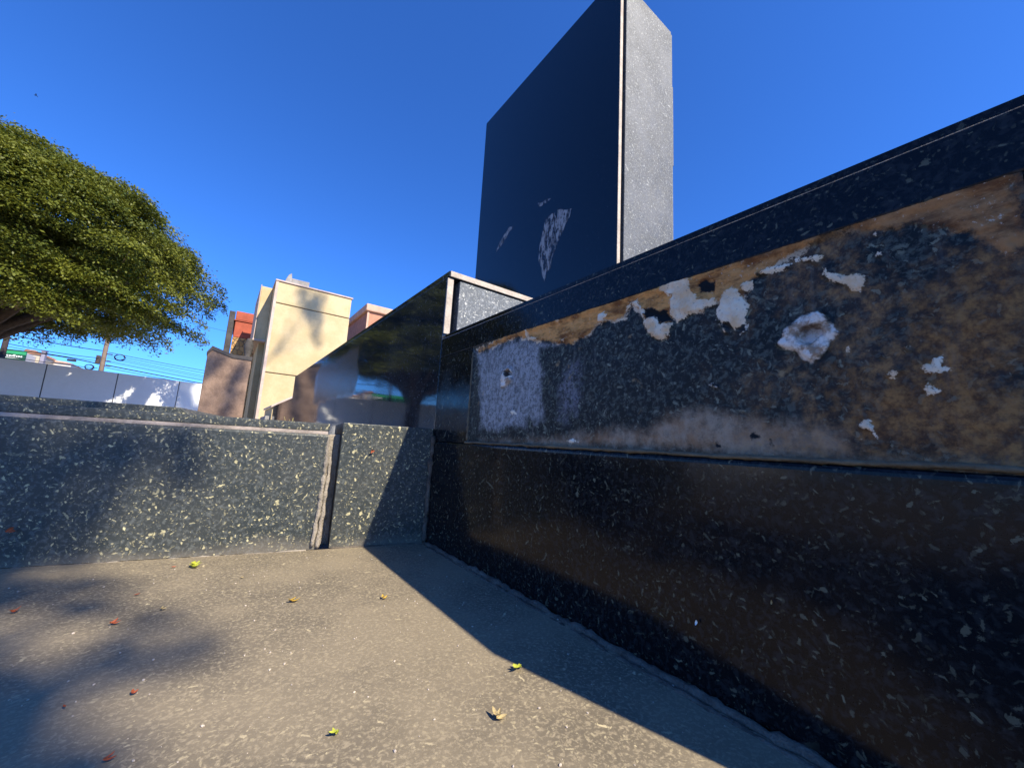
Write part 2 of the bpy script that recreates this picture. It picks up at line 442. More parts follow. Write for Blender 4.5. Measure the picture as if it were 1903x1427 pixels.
# plaque bed: a fine sheet carrying the outlines of the stains, with real relief of the mortar flakes
NY, NZ = 380, 130
ty = np.linspace(0, 1, NY)**1.35
Yg = PY0 + (PY1-PY0)*ty
Zg = np.linspace(LOWZ-0.004, PZ1, NZ)
YY, ZZ = np.meshgrid(Yg, Zg, indexing='ij')
SD = {kk: np.clip(union_sd(vv, YY, ZZ), -0.08, 0.08) for kk, vv in POLY.items()}
def sm(x, a, b):
    t = np.clip((x-a)/(b-a), 0, 1); return t*t*(3-2*t)
rel = np.zeros(YY.shape)
for i in range(NY):
    for j in range(NZ):
        v = Vector((0.3, Yg[i]*60, Zg[j]*60))
        rel[i, j] = mnoise.noise(v)*0.5 + mnoise.noise(v*2.7)*0.3 + mnoise.noise(v*7)*0.2
w_sd = SD['white'] + rel*0.004
c_sd = SD['crater'] + rel*0.005
ci_sd = SD['craterin']
H = 0.0006*rel
H += 0.0028*sm(w_sd, -0.0006, 0.0014)*(0.8+0.6*rel)
H += 0.0024*sm(SD['rust'] + rel*0.008, 0.0, 0.004)*(0.6+1.2*rel)
H += 0.0008*sm(SD['brown'] + rel*0.01, 0.0, 0.01)*(0.6+1.5*rel)
H += 0.0050*sm(c_sd, -0.001, 0.003)*(1+1.1*rel) - 0.013*sm(ci_sd+rel*0.003, -0.002, 0.0025)
H -= 0.003*sm(SD['dark']+rel*0.003, 0, 0.003)
# the bed meets the surrounding stone in a shallow rounded step
edge = np.minimum(np.minimum(YY-PY0, PY1-YY), PZ1-ZZ)
XX = XW + 0.003 - H
XX -= 0.0026*(1-sm(edge, 0.0, 0.008))
verts = np.stack([XX, YY, ZZ], -1).reshape(-1, 3)
idx = np.arange(NY*NZ).reshape(NY, NZ)
fc = np.stack([idx[:-1, :-1], idx[:-1, 1:], idx[1:, 1:], idx[1:, :-1]], -1).reshape(-1, 4)
me = bpy.data.meshes.new('plaque_bed')
me.from_pydata(verts.tolist(), [], fc.tolist())
for kk in SD:
    a = me.attributes.new(kk, 'FLOAT', 'POINT')
    a.data.foreach_set('value', SD[kk].reshape(-1).astype(np.float32))
me.update()

k = NT('stained_granite')
p = k.pos(False)
base = granite_color(k, p, (0.007, 0.008, 0.008), (0.075, 0.082, 0.066), (0.27, 0.27, 0.19), 0.7, 0.95)
nA = k.noise(p, 28.0, 6, 0.65).outputs[0]
nB = k.noise(p, 90.0, 5, 0.7).outputs[0]
nC = k.noise(p, 260.0, 4, 0.7).outputs[0]
def mask(attr, ampA, ampB, lo, hi):
    v = k.math('ADD', k.attr(attr), k.math('MULTIPLY', k.math('SUBTRACT', nA, 0.5), ampA))
    v = k.math('ADD', v, k.math('MULTIPLY', k.math('SUBTRACT', nB, 0.5), ampB))
    return k.ramp(v, lo, hi)
# grey lime haze, streaked downwards
st = k.n('Mapping', {'vector_type': 'POINT'}, Vector=p, Scale=(1.0, 95.0, 15.0))
stn = k.noise(st.outputs[0], 1.0, 4, 0.7).outputs[0]
speck = k.math('MULTIPLY', k.ramp(k.noise(p, 120.0, 7, 0.85).outputs[0], 0.40, 0.57), k.ramp(stn, 0.30, 0.50, 0.45, 1.0))
hz = k.math('MULTIPLY', mask('haze', 0.06, 0.03, -0.008, 0.014), k.math('ADD', k.math('MULTIPLY', speck, 0.60), 0.22))
c = k.mix(hz, base, (0.46, 0.44, 0.44))
hz2 = k.math('MULTIPLY', mask('haze2', 0.06, 0.03, -0.016, 0.016), k.math('MULTIPLY', speck, 0.55))
c = k.mix(hz2, c, (0.33, 0.31, 0.36))
# grey-brown silt along the foot of the bed
gm = k.math('MULTIPLY', mask('grey', 0.035, 0.015, -0.012, 0.016), k.ramp(nB, 0.25, 0.6, 0.45, 0.95))
silt = k.mix(k.ramp(nA, 0.35, 0.65), (0.36, 0.20, 0.105), (0.44, 0.33, 0.23))
c = k.mix(gm, c, silt)
# brown rust veil on the right
bmk = k.math('MULTIPLY', mask('brown', 0.12, 0.04, -0.03, 0.035), k.ramp(nB, 0.2, 0.62, 0.35, 0.9))
rustc = k.mix(k.ramp(nB, 0.35, 0.68), (0.19, 0.085, 0.035), (0.42, 0.205, 0.075))
c = k.mix(bmk, c, rustc)
nD = k.noise(p, 13.0, 6, 0.7).outputs[0]
side = k.ramp(k.n('SeparateXYZ', None, Vector=p).outputs[1], 0.27, 0.09, 0.0, 1.0)
veil = k.math('MULTIPLY', k.ramp(nD, 0.44, 0.62), k.ramp(nB, 0.3, 0.62, 0.25, 0.95))
c = k.mix(k.math('MULTIPLY', veil, side), c, k.mix(k.ramp(nB, 0.4, 0.65), (0.14, 0.07, 0.032), (0.34, 0.175, 0.065)))
sp_ = k.math('MULTIPLY', k.ramp(k.noise(p, 42.0, 3, 0.6).outputs[0], 0.62, 0.72), k.ramp(nD, 0.42, 0.60))
c = k.mix(k.math('MULTIPLY', sp_, 0.7), c, (0.40, 0.24, 0.10))
wr = k.n('Mapping', {'vector_type': 'POINT'}, Vector=p, Scale=(1.0, 30.0, 3.5))
run = k.math('MULTIPLY', k.ramp(k.noise(wr.outputs[0], 1.0, 5, 0.7).outputs[0], 0.56, 0.70), 0.45)
c = k.mix(run, c, (0.15, 0.13, 0.11))
# thick ochre band under the top edge
rm = mask('rust', 0.030, 0.022, -0.004, 0.005)
st2 = k.n('Mapping', {'vector_type': 'POINT'}, Vector=p, Scale=(1.0, 26.0, 60.0))
lay = k.noise(st2.outputs[0], 1.0, 6, 0.72, 0.2).outputs[0]
och = k.mix(k.ramp(lay, 0.35, 0.62), (0.22, 0.085, 0.03), (0.78, 0.36, 0.115))
och = k.mix(k.ramp(k.n('SeparateXYZ', None, Vector=p).outputs[1], 0.30, 0.04, 0.0, 0.75), och, k.mix(k.ramp(lay, 0.35, 0.62), (0.12, 0.055, 0.03), (0.33, 0.17, 0.085)))
och = k.mix(k.ramp(nC, 0.60, 0.72), och, (0.62, 0.50, 0.38))
c = k.mix(k.math('MULTIPLY', rm, k.ramp(nB, 0.22, 0.42, 0.55, 1.0)), c, och)
rv = k.math('ADD', k.attr('rust'), k.math('MULTIPLY', k.math('SUBTRACT', nA, 0.5), 0.030))
rv = k.math('ADD', rv, k.math('MULTIPLY', k.math('SUBTRACT', nB, 0.5), 0.022))
rim = k.math('MULTIPLY', k.ramp(k.math('ABSOLUTE', rv), 0.0032, 0.0008), k.math('MULTIPLY', k.ramp(nA, 0.46, 0.58), k.ramp(k.n('SeparateXYZ', None, Vector=p).outputs[1], 0.06, 0.20)))
c = k.mix(rim, c, (0.74, 0.56, 0.38))
dk = mask('dark', 0.022, 0.014, -0.001, 0.002)
c = k.mix(dk, c, (0.014, 0.018, 0.022))
# pale mortar flakes
wv = k.math('ADD', k.attr('white'), k.math('MULTIPLY', k.math('SUBTRACT', nA, 0.5), 0.012))
wv = k.math('ADD', wv, k.math('MULTIPLY', k.math('SUBTRACT', nB, 0.53), 0.014))
wv = k.math('ADD', wv, k.math('MULTIPLY', k.math('SUBTRACT', nC, 0.5), 0.010))
wm = k.ramp(wv, -0.0005, 0.0010)
pal = k.mix(k.ramp(nA, 0.38, 0.62), (0.80, 0.54, 0.32), (0.90, 0.76, 0.58))
pal = k.mix(k.ramp(nC, 0.58, 0.70, 0, 0.8), pal, (0.30, 0.25, 0.22))
c = k.mix(wm, c, pal)
cm = mask('crater', 0.014, 0.008, -0.001, 0.002)
crc = k.mix(k.ramp(nB, 0.40, 0.60), (0.36, 0.24, 0.16), (0.84, 0.74, 0.64))
c = k.mix(cm, c, crc)
cim = mask('craterin', 0.006, 0.004, -0.001, 0.003)
c = k.mix(k.math('MULTIPLY', cim, k.ramp(nC, 0.45, 0.55, 0.3, 1.0)), c, (0.70, 0.62, 0.60))
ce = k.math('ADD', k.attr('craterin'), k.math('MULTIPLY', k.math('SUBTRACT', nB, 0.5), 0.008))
c = k.mix(k.math('MULTIPLY', k.ramp(k.math('ABSOLUTE', ce), 0.0030, 0.0006), k.ramp(nA, 0.35, 0.55)), c, (0.09, 0.06, 0.05))  # dark ring painted round the hollow as shade, so it reads deep
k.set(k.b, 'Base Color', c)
mat_any = k.math('MAXIMUM', k.math('MAXIMUM', rm, wm), k.math('MAXIMUM', cm, k.math('MAXIMUM', k.math('MULTIPLY', gm, 0.9), bmk)))
k.set(k.b, 'Roughness', k.math('ADD', k.math('MULTIPLY', mat_any, 0.5), k.ramp(nB, 0.3, 0.7, 0.32, 0.5)))
k.set(k.b, 'Specular IOR Level', k.math('SUBTRACT', 0.22, k.math('MULTIPLY', mat_any, 0.12)))
k.bump(k.math('ADD', nC, k.math('MULTIPLY', nB, 0.8)), 0.35, 0.0012)
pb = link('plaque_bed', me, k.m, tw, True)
pb['label'] = 'rust and mortar stained bed where a plaque was torn off'

def bead(name, pts, r, mat, parent, jit=0.0012, step=0.006, flat=1.0):
    """irregular strip of mortar / silicone along a polyline"""
    P = [Vector(q) for q in pts]
    out, rad = [], []
    for a, b in zip(P[:-1], P[1:]):
        n = max(2, int((b-a).length/step))
        for i in range(n):
            q = a.lerp(b, i/n)
            out.append(q); rad.append(r)
    out.append(P[-1]); rad.append(r)
    for i, q in enumerate(out):
        nv = mnoise.noise_vector(q*40)
        out[i] = q + nv*jit
        rad[i] = r*(0.7 + 0.8*abs(mnoise.noise(q*55+Vector((3, 1, 7)))) + 0.35*mnoise.noise(q*160))
    return tube(name, out, rad, mat, parent, 7)

bead('silicone_bead', [(XW+0.001, PY1, PZ1-0.012), (XW+0.001, PY1, LOWZ+0.006)], 0.0028, M_SEAL, tw, 0.0007)
bead('silicone_bead', [(XW-0.0015, PY1+0.002, LOWZ+0.002), (XW-0.0015, 0.45, LOWZ+0.003), (XW-0.001, 0.2, LOWZ+0.002), (XW-0.001, PY0, LOWZ+0.004)], 0.0030, M_SEAL, tw, 0.0012)
# grout between wall and slab
bead('grout_joint', [(XW-0.006, 0.945, 0.001), (XW-0.006, 0.6, 0.001), (XW-0.007, 0.3, 0.000), (XW-0.006, 0.0, 0.001), (XW-0.006, -0.3, 0.0)], 0.0065, M_GROUT, tw, 0.003, 0.008)
bead('grout_joint', [(XW-0.016, 0.945, -0.0015), (XW-0.015, 0.55, -0.001), (XW-0.018, 0.3, -0.0015), (XW-0.016, 0.02, -0.001), (XW-0.016, -0.2, -0.002)], 0.0036, M_GROUT, tw, 0.003, 0.008)

# ------------------------------------------------------------------ raised tomb further back
rt_ = thing('raised_tomb', 'taller black granite tomb block with mirror polished side and speckled grey end', 'tomb')
RY0, RY1 = 0.953, 3.68
k = NT('granite_mirror_with_brown_mark')
p = k.pos(False)
c = granite_color(k, p, (0.010, 0.013, 0.016), (0.03, 0.036, 0.042), (0.22, 0.23, 0.21), 0.25, 0.3)
xyz = k.n('SeparateXYZ', None, Vector=p)
nn = k.math('MULTIPLY', k.math('SUBTRACT', k.noise(p, 9.0, 6, 0.65).outputs[0], 0.5), 0.16)
yy = k.math('ADD', xyz.outputs[1], k.math('MULTIPLY', nn, 1.5)); zz = k.math('ADD', xyz.outputs[2], k.math('MULTIPLY', nn, 0.45))
bx1 = k.math('MULTIPLY', k.ramp(yy, 1.73, 1.80), k.ramp(yy, 2.80, 2.62))
bx2 = k.math('MULTIPLY', k.ramp(zz, 0.42, 0.45), k.ramp(zz, 0.67, 0.63))
mk = k.math('MULTIPLY', k.math('MULTIPLY', bx1, bx2), 0.65)
film = k.ramp(k.noise(p, 4.0, 5, 0.7).outputs[0], 0.4, 0.7, 0.0, 0.10)
c = k.mix(film, c, (0.20, 0.20, 0.21))
c = k.mix(mk, c, (0.17, 0.08, 0.034))
k.set(k.b, 'Base Color', c)
k.set(k.b, 'Roughness', k.math('ADD', k.ramp(k.noise(p, 22.0, 5, 0.7).outputs[0], 0.3, 0.75, 0.03, 0.08), k.math('MULTIPLY', mk, 0.3)))
k.set(k.b, 'Specular IOR Level', k.math('SUBTRACT', 0.6, k.math('MULTIPLY', mk, 0.6)))
side = box('side_panel', (XW, RY0, GROUND), (XW+0.02, RY1, 0.698), k.m, rt_, 0.0012, 2)
box('panel_edge', (XW+0.0012, RY0-0.004, 0.5375), (XW+0.0195, RY0-0.0002, 0.6965), M_EDGE, rt_, 0.001, 1)
box('end_panel', (0.489, RY0-0.0045, 0.5345), (1.95, RY0+0.04, 0.6965), M_GREYEND, rt_, 0.001, 1)
box('gap_filler', (0.4702, RY0+0.022, 0.5345), (0.4885, RY0+0.04, 0.6965), M_CORE, rt_)
box('cap', (XW+0.003, RY0-0.006, 0.699), (1.98, RY1+0.03, 0.716), M_FAR, rt_, 0.001, 1)
box('cap_edge', (XW+0.006, RY0-0.010, 0.6995), (1.975, RY0-0.0064, 0.7155), M_EDGE, rt_, 0.0008, 1)
box('core', (XW+0.0225, RY0+0.042, GROUND), (1.94, RY1-0.01, 0.6985), M_CORE, rt_)  # added inside the cladding to keep light out
box('low_extension', (XW+0.002, RY1+0.001, GROUND), (1.2, 5.1, 0.535), M_FAR, rt_, 0.002, 1)

# ------------------------------------------------------------------ headstone
hs = thing('headstone', 'tall dark blue black polished headstone with pale dusty narrow end', 'headstone', (1.4, 1.5, 0.716))
HX0, HX1, HY0, HY1, HZ0, HZ1 = 1.20, 1.605, 0.985, 2.125, 0.7165, 2.43
box('face_panel', (HX0, HY0, HZ0), (HX0+0.02, HY1, HZ1), M_HEAD, hs, 0.0012, 1)
box('face_panel_edge', (HX0+0.001, HY0-0.003, HZ0), (HX0+0.019, HY0-0.0003, HZ1-0.001), M_EDGE, hs, 0.0008, 1)
box('end_panel', (HX0+0.043, HY0-0.002, HZ0), (HX1-0.004, HY0+0.034, HZ1-0.03), M_DUSTEND, hs, 0.0015, 1)
box('back_panel', (HX1-0.003, HY0+0.004, HZ0), (HX1+0.014, HY1, HZ1-0.03), M_DUSTEND, hs, 0.0012, 1)
box('core', (HX0+0.0212, HY0+0.036, HZ0), (HX1-0.0042, HY1-0.005, HZ1-0.032), M_CORE, hs)  # added filling so no light passes through the shell
box('top_panel', (HX0+0.0205, HY0+0.02, HZ1-0.0295), (HX1+0.01, HY1, HZ1-0.008), M_HEAD, hs, 0.001, 1)
box('plaque', (HX1+0.0145, HY0+0.012, 1.66), (HX1+0.034, HY0+0.5, 2.11), M_DUSTEND, hs, 0.0015, 1)

def ragged(poly, sub=6, amp=0.01, sc=40):
    out = []
    n = len(poly)
    for i in range(n):
        a, b = Vector(poly[i]), Vector(poly[(i+1) % n])
        for j in range(sub):
            q = a.lerp(b, j/sub)
            nv = mnoise.noise_vector(Vector((q.x*sc, q.y*sc, 0.5)))
            out.append((q.x+nv.x*amp, q.y+nv.y*amp))
    return out

def scuff(name, poly, x, mat, parent, thick=0.0008, amp=0.012, sc=25):
    pts = ragged(poly, 8, amp, sc)
    bm = bmesh.new()
    vs_ = [bm.verts.new((x-thick, y, z)) for y, z in pts]
    f = bm.faces.new(vs_)
    bmesh.ops.triangulate(bm, faces=[f])
    bmesh.ops.recalc_face_normals(bm, faces=bm.faces)
    return bm_obj(name, bm, mat, parent)

k = NT('worn_scratches')
p = k.pos(False)
mp = k.n('Mapping', {'vector_type': 'POINT'}, Vector=p, Rotation=(0.5, 0, 0), Scale=(1, 60, 18))
n1 = k.noise(mp.outputs[0], 1.0, 5, 0.7).outputs[0]
k.set(k.b, 'Base Color', k.mix(k.ramp(n1, 0.36, 0.60), (0.03, 0.035, 0.05), (0.36, 0.34, 0.34)))
k.set(k.b, 'Roughness', 0.8)
n2 = k.noise(p, 26.0, 6, 0.75).outputs[0]
k.set(k.b, 'Alpha', k.ramp(k.math('ADD', k.math('MULTIPLY', n1, 0.6), k.math('MULTIPLY', n2, 0.4)), 0.42, 0.54))
scuff('scuff_mark', [(1.44, 1.40), (1.36, 1.41), (1.251, 1.37), (1.27, 1.32), (1.331, 1.259), (1.36, 1.2), (1.383, 1.13), (1.432, 1.06), (1.455, 1.13), (1.473, 1.171), (1.482, 1.25), (1.46, 1.33)], HX0, k.m, hs)
scuff('scuff_mark', [(1.762, 1.50), (1.723, 1.489), (1.78, 1.455), (1.84, 1.41), (1.90, 1.39), (1.86, 1.44), (1.80, 1.48)], HX0, k.m, hs, 0.0008, 0.016)
scuff('scuff_mark', [(1.50, 1.52), (1.42, 1.49), (1.44, 1.48), (1.52, 1.51)], HX0, k.m, hs, 0.0008, 0.02)

# ------------------------------------------------------------------ kerb in front of us
kb = thing('granite_kerb', 'sunlit speckled granite kerb with worn pale top edge, dappled by leaf shade', 'kerb')
# front panel with slightly bellied, worn right end and chamfered top
prof = [(0.0, 0.0006), (0.0, 0.246), (0.002, 0.252), (0.008, 0.2565), (0.030, 0.2565), (0.030, 0.0006)]
prism('front_panel', [(a, b) for a, b in prof], 0, -1.3, 0.207, M_SUNNY, kb, 0.0, KF)
M_WORN = plain('worn_stone_edge', (0.40, 0.33, 0.28), 0.85, 0.55, 20, 0.5)
prism('worn_edge', [(0.0010, 0.2512), (0.0016, 0.2546), (0.0075, 0.2578), (0.0130, 0.2584), (0.0130, 0.2570), (0.008, 0.2568), (0.0025, 0.2526)], 0, -1.3, 0.2055, M_WORN, kb, 0.0, KF)
box('top_slab', (-1.3, 0.0135, 0.2575), (0.2085, 0.26, 0.2765), M_SUNNY, kb, 0.004, 3, KF)
box('core', (-1.3, 0.031, GROUND), (0.19, 0.24, 0.2573), M_CORE, kb, 0, 1, KF)  # body added behind the panel, stops light coming through
bead('mortar_edge', [kpt(0.2075, 0.004, 0.25), kpt(0.2085, 0.002, 0.19), kpt(0.207, 0.000, 0.10), kpt(0.204, -0.002, 0.04), kpt(0.200, -0.004, 0.008)], 0.0055, M_MORTAR, kb, 0.002, 0.006)
bead('mortar_edge', [kpt(0.216, 0.010, 0.20), kpt(0.217, 0.008, 0.12), kpt(0.214, 0.004, 0.05), kpt(0.211, 0.0, 0.004)], 0.0048, M_MORTAR, kb, 0.0025, 0.006)
bead('mortar_edge', [kpt(0.19, -0.003, -0.001), kpt(0.08, -0.002, -0.002), kpt(-0.2, -0.001, -0.0025), kpt(-0.8, -0.001, -0.0025)], 0.0030, M_MORTAR, kb, 0.0012, 0.008)

# corner block between kerb and tomb wall
cb = thing('corner_block', 'squat speckled granite block in the corner, split by a sharp diagonal shadow', 'stone block')
CK = 0.455
pts = [(0.236, -0.002), (0.446, -0.002+0.0), (0.495, 0.30), (0.236, 0.30)]
prism('block', [(0.236, 0.0), (0.4525, 0.0), (0.404, 0.30), (0.236, 0.30)], 2, 0.0006, 0.281, M_SUNNY, cb, 0.002, KF)
bead('grout_joint', [kpt(0.4515, -0.004, 0.262), kpt(0.4515, -0.004, 0.18), kpt(0.450, -0.005, 0.08), kpt(0.449, -0.006, 0.004)], 0.0065, M_GROUT, cb, 0.003, 0.007)
bead('mortar_foot', [kpt(0.236, -0.002, 0.001), kpt(0.33, -0.002, 0.0), kpt(0.45, -0.003, 0.0)], 0.0026, M_GROUT, cb, 0.001, 0.006)

box('joint_fill', (0.2105, 0.035, 0.0006), (0.2355, 0.26, 0.252), M_MORTAR, cb, 0.002, 1, KF)

# lid of the neighbouring grave behind the kerb
nl = thing('grave_lid', 'dark granite grave lid with a sloping corner just behind the kerb', 'grave lid')
prism('lid', [(-2.4, 0.24), (-2.4, 0.311), (-0.205, 0.311), (-0.180, 0.292), (-0.180, 0.24)], 1, 0.60, 1.5, M_SUNNY, nl, 0.003, KF)
box('base', (-2.35, 0.64, GROUND), (-0.22, 1.46, 0.2395), M_CORE, nl, 0, 1, KF)

# ------------------------------------------------------------------ cream mausoleum
k = NT('cream_render')
p = k.pos(False)
n1 = k.noise(p, 2.2, 5, 0.6).outputs[0]; n2 = k.noise(p, 30, 5, 0.65).outputs[0]
c = k.mix(k.ramp(n1, 0.35, 0.65), (0.52, 0.39, 0.20), (0.63, 0.49, 0.28))
c = k.mix(k.ramp(n2, 0.40, 0.75, 0, 0.35), c, (0.40, 0.32, 0.18))
k.set(k.b, 'Base Color', c); k.set(k.b, 'Roughness', 0.8); k.bump(n2, 0.4, 0.006)
M_CREAM = k.m
M_TRIM = plain('pinkish_trim', (0.62, 0.48, 0.40), 0.8, 0.25, 12, 0.3)
M_PINK = plain('salmon_render', (0.58, 0.27, 0.17), 0.85, 0.3, 8, 0.4)
M_PINKW = plain('salmon_cap', (0.66, 0.42, 0.30), 0.85, 0.25, 8, 0.4)
M_RED = plain('red_painted_render', (0.46, 0.11, 0.06), 0.85, 0.3, 9, 0.4)
M_DARKST = plain('dark_concrete', (0.10, 0.09, 0.085), 0.95, 0.5, 10, 0.6)
M_MAUVE = plain('weathered_pinkish_stone', (0.30, 0.20, 0.14), 0.92, 0.5, 9, 0.6, col2=(0.15, 0.098, 0.072))
M_GREYST = plain('grey_stone', (0.36, 0.34, 0.32), 0.9, 0.4, 12, 0.5)

ma = thing('mausoleum', 'tall cream rendered mausoleum tower behind the mirror polished tomb', 'mausoleum', (1.05, 7.9, GROUND))
TX0, TX1, TY0, TY1 = 0.45, 1.66, 7.5, 9.6
box('wall', (TX0, TY0, GROUND), (TX1, TY1, 1.195), M_CREAM, ma, 0.008, 1)
box('wall', (TX0, TY0, 1.208), (TX1, TY1, 2.378), M_CREAM, ma, 0.008, 1)
box('wall', (TX0, TY0, 2.392), (TX1, TY1, 2.755), M_CREAM, ma, 0.008, 1)
box('inner_core', (TX0+0.02, TY0+0.02, GROUND), (TX1-0.02, TY1-0.02, 2.75), M_DARKST, ma)
box('roof_slab', (TX0-0.02, TY0-0.02, 2.757), (TX1+0.02, TY1+0.02, 2.785), M_TRIM, ma, 0.006, 1)
box('corner_trim', (TX0-0.012, TY0-0.008, GROUND), (TX0+0.03, TY0-0.0006, 2.756), M_TRIM, ma, 0.003, 1)
side = box('side_wing', (0.275, 8.1, 1.84), (TX0-0.001, 9.5, 2.80), M_CREAM, ma, 0.006, 1)
box('wing_trim', (0.262, 8.085, 1.80), (0.2745, 9.5, 2.82), M_TRIM, ma, 0.003, 1)
box('lower_wing', (0.36, 8.25, GROUND), (TX0-0.001, 9.4, 1.839), M_CREAM, ma, 0.006, 1)
box('side_ledge', (0.255, 8.07, 1.80), (TX0-0.0015, 9.5, 1.838), M_TRIM, ma, 0.004, 1)
ro = thing('roof_ornament', 'small grey stone block with a broken finial on the mausoleum roof', 'ornament', (0.8, 8.0, 2.786))
box('block', (0.70, 7.95, 2.786), (0.985, 8.2, 3.03), M_GREYST, ro, 0.012, 2, wob=0.01)
prism('finial', [(0.585, 2.786), (0.60, 2.95), (0.64, 3.06), (0.685, 3.10), (0.698, 3.0), (0.697, 2.786)], 1, 7.9, 8.12, M_GREYST, ro, 0.01)

# small niche with dark openings at the foot of the mausoleum
ni = thing('niche_tomb', 'tiny cream niche tomb with dark slots at the mausoleum foot', 'tomb', (0.6, 5.4, GROUND))
prism('wall', [(0.46, GROUND), (0.46, 0.53), (0.66, 0.66), (1.1, 0.66), (1.1, GROUND)], 1, 5.30, 6.2, M_CREAM, ni, 0.008)
prism('cap', [(0.445, 0.525), (0.445, 0.55), (0.66, 0.69), (1.12, 0.69), (1.12, 0.664), (0.662, 0.664)], 1, 5.26, 6.24, M_TRIM, ni, 0.004)
box('opening', (0.505, 5.285, 0.20), (0.545, 5.299, 0.50), M_DARKST, ni)
box('opening', (0.57, 5.285, 0.20), (0.625, 5.299, 0.54), M_DARKST, ni)
box('mullion', (0.547, 5.27, 0.20), (0.568, 5.298, 0.54), M_EDGE, ni, 0.003, 1)
box('side_block', (0.405, 5.35, GROUND), (0.4595, 6.0, 0.43), M_GREYST, ni, 0.01, 2)

# salmon tomb behind
pk = thing('salmon_mausoleum', 'salmon rendered tomb with pale cap peeking over the polished tomb', 'mausoleum', (3.0, 10.0, GROUND))
box('wall', (2.37, 9.0, GROUND), (4.2, 12.5, 3.08), M_PINK, pk, 0.01, 1)
box('cap', (2.31, 8.94, 3.082), (4.26, 12.56, 3.25), M_PINKW, pk, 0.03, 2)
box('corner_trim', (2.355, 8.985, GROUND), (2.40, 8.999, 3.08), M_PINKW, pk, 0.003, 1)

# red tower with crazy paving
k = NT('ochre_crazy_paving')
p = k.pos(False)
v = k.n('TexVoronoi', {'feature': 'DISTANCE_TO_EDGE'}, Vector=p, Scale=11.0)
v2 = k.n('TexVoronoi', None, Vector=p, Scale=11.0)
cc = k.mix(k.n('SeparateColor', None, Color=v2.outputs['Color']).outputs[0], (0.34, 0.17, 0.05), (0.62, 0.36, 0.13))
k.set(k.b, 'Base Color', k.mix(k.ramp(v.outputs[0], 0.02, 0.07), (0.16, 0.11, 0.06), cc))
k.set(k.b, 'Roughness', 0.85); k.bump(k.ramp(v.outputs[0], 0.0, 0.12), 0.6, 0.02)
M_CRAZY = k.m
rd = thing('red_tower_tomb', 'narrow red painted tomb tower with ochre stone base left of the cream mausoleum', 'tomb', (0.3, 10.5, GROUND))
box('base', (-0.03, 10.0, GROUND), (0.9, 11.6, 2.17), M_CRAZY, rd, 0.01, 1)
box('upper_wall', (-0.025, 10.005, 2.172), (0.9, 11.6, 2.52), M_RED, rd, 0.01, 1)
box('band', (-0.045, 9.985, 2.522), (0.92, 11.62, 2.545), M_RED, rd, 0.004, 1)
box('parapet', (-0.03, 10.0, 2.547), (0.9, 11.6, 2.735), M_RED, rd, 0.01, 1)
box('dark_side', (-0.15, 10.02, GROUND), (-0.0455, 11.5, 2.72), M_DARKST, rd, 0.01, 1, wob=0.01)  # dark upright box standing for the tower's dark left face
dk_ = thing('dark_urn', 'small blackened stone urn standing behind the weathered gravestone', 'urn', (0.22, 8.0, GROUND))
V, F = tube_data([(0.22, 8.0, GROUND), (0.22, 8.0, 1.43), (0.22, 8.0, 1.5), (0.22, 8.0, 1.6), (0.22, 8.0, 1.7), (0.22, 8.0, 1.76), (0.22, 8.0, 1.8)], [0.07, 0.07, 0.04, 0.065, 0.07, 0.045, 0.03], 12)
mesh_np('body', V, F, M_DARKST, dk_, True)

# weathered gravestone
gs = thing('gravestone', 'weathered pinkish gravestone with dark sloping top beside the cream mausoleum', 'gravestone', (0, 6.6, GROUND))
GY = 6.5
def gp(x, z): return (x*GY/5, 0.25+(z-0.25)*GY/5)
body = [gp(-0.195, -0.6), gp(-0.195, 1.00), gp(-0.165, 1.065), gp(0.02, 1.005), gp(0.18, 1.01), gp(0.185, 0.9), gp(0.178, 0.78), gp(0.182, -0.6)]
body[0] = (body[0][0], GROUND); body[-1] = (body[-1][0], GROUND)
prism('stone', body, 1, GY, GY+0.32, M_MAUVE, gs, 0.012)
prism('dark_cap', [gp(-0.202, 0.985), gp(-0.202, 1.015), gp(-0.165, 1.082), gp(0.02, 1.022), gp(0.186, 1.026), gp(0.186, 0.985), gp(0.02, 0.985), gp(-0.16, 1.04)], 1, GY-0.012, GY+0.33, M_DARKST, gs, 0.006)  # cap coloured darker than the stone below

# ------------------------------------------------------------------ white boundary wall, panel by panel
M_WHITE = plain('white_painted_panel', (0.80, 0.80, 0.80), 0.75, 0.08, 1.2, 0.1)
M_JOINT = plain('joint_filler', (0.10, 0.10, 0.11), 0.9, 0.3, 8, 0.1)
wl = thing('boundary_wall', 'long white precast panel cemetery wall dappled with tree shade', 'wall', (-3, 17.7, GROUND))
wd = Vector((4.231, 1.317, 0)).normalized()
w0 = Vector((-5.114, 17.035, 0))
WF = Matrix.Translation(w0) @ Matrix.Rotation(math.atan2(wd.y, wd.x), 4, 'Z')
seams = [-24.2+1.62*i for i in range(0, 15)] + [0.86, 2.37, 3.95] + [3.95+1.62*i for i in range(1, 9)]
seams = sorted(set(round(s, 3) for s in seams if not (-0.75 < s < 0.8 and s != 0.86)))
for a, b in zip(seams[:-1], seams[1:]):
    box('panel', (a+0.012, 0.0, GROUND), (b-0.012, 0.12, 1.85), M_WHITE, wl, 0.006, 1, WF)
    box('joint', (b-0.0118, 0.008, GROUND), (b+0.0118, 0.11, 1.845), M_JOINT, wl, 0, 1, WF)

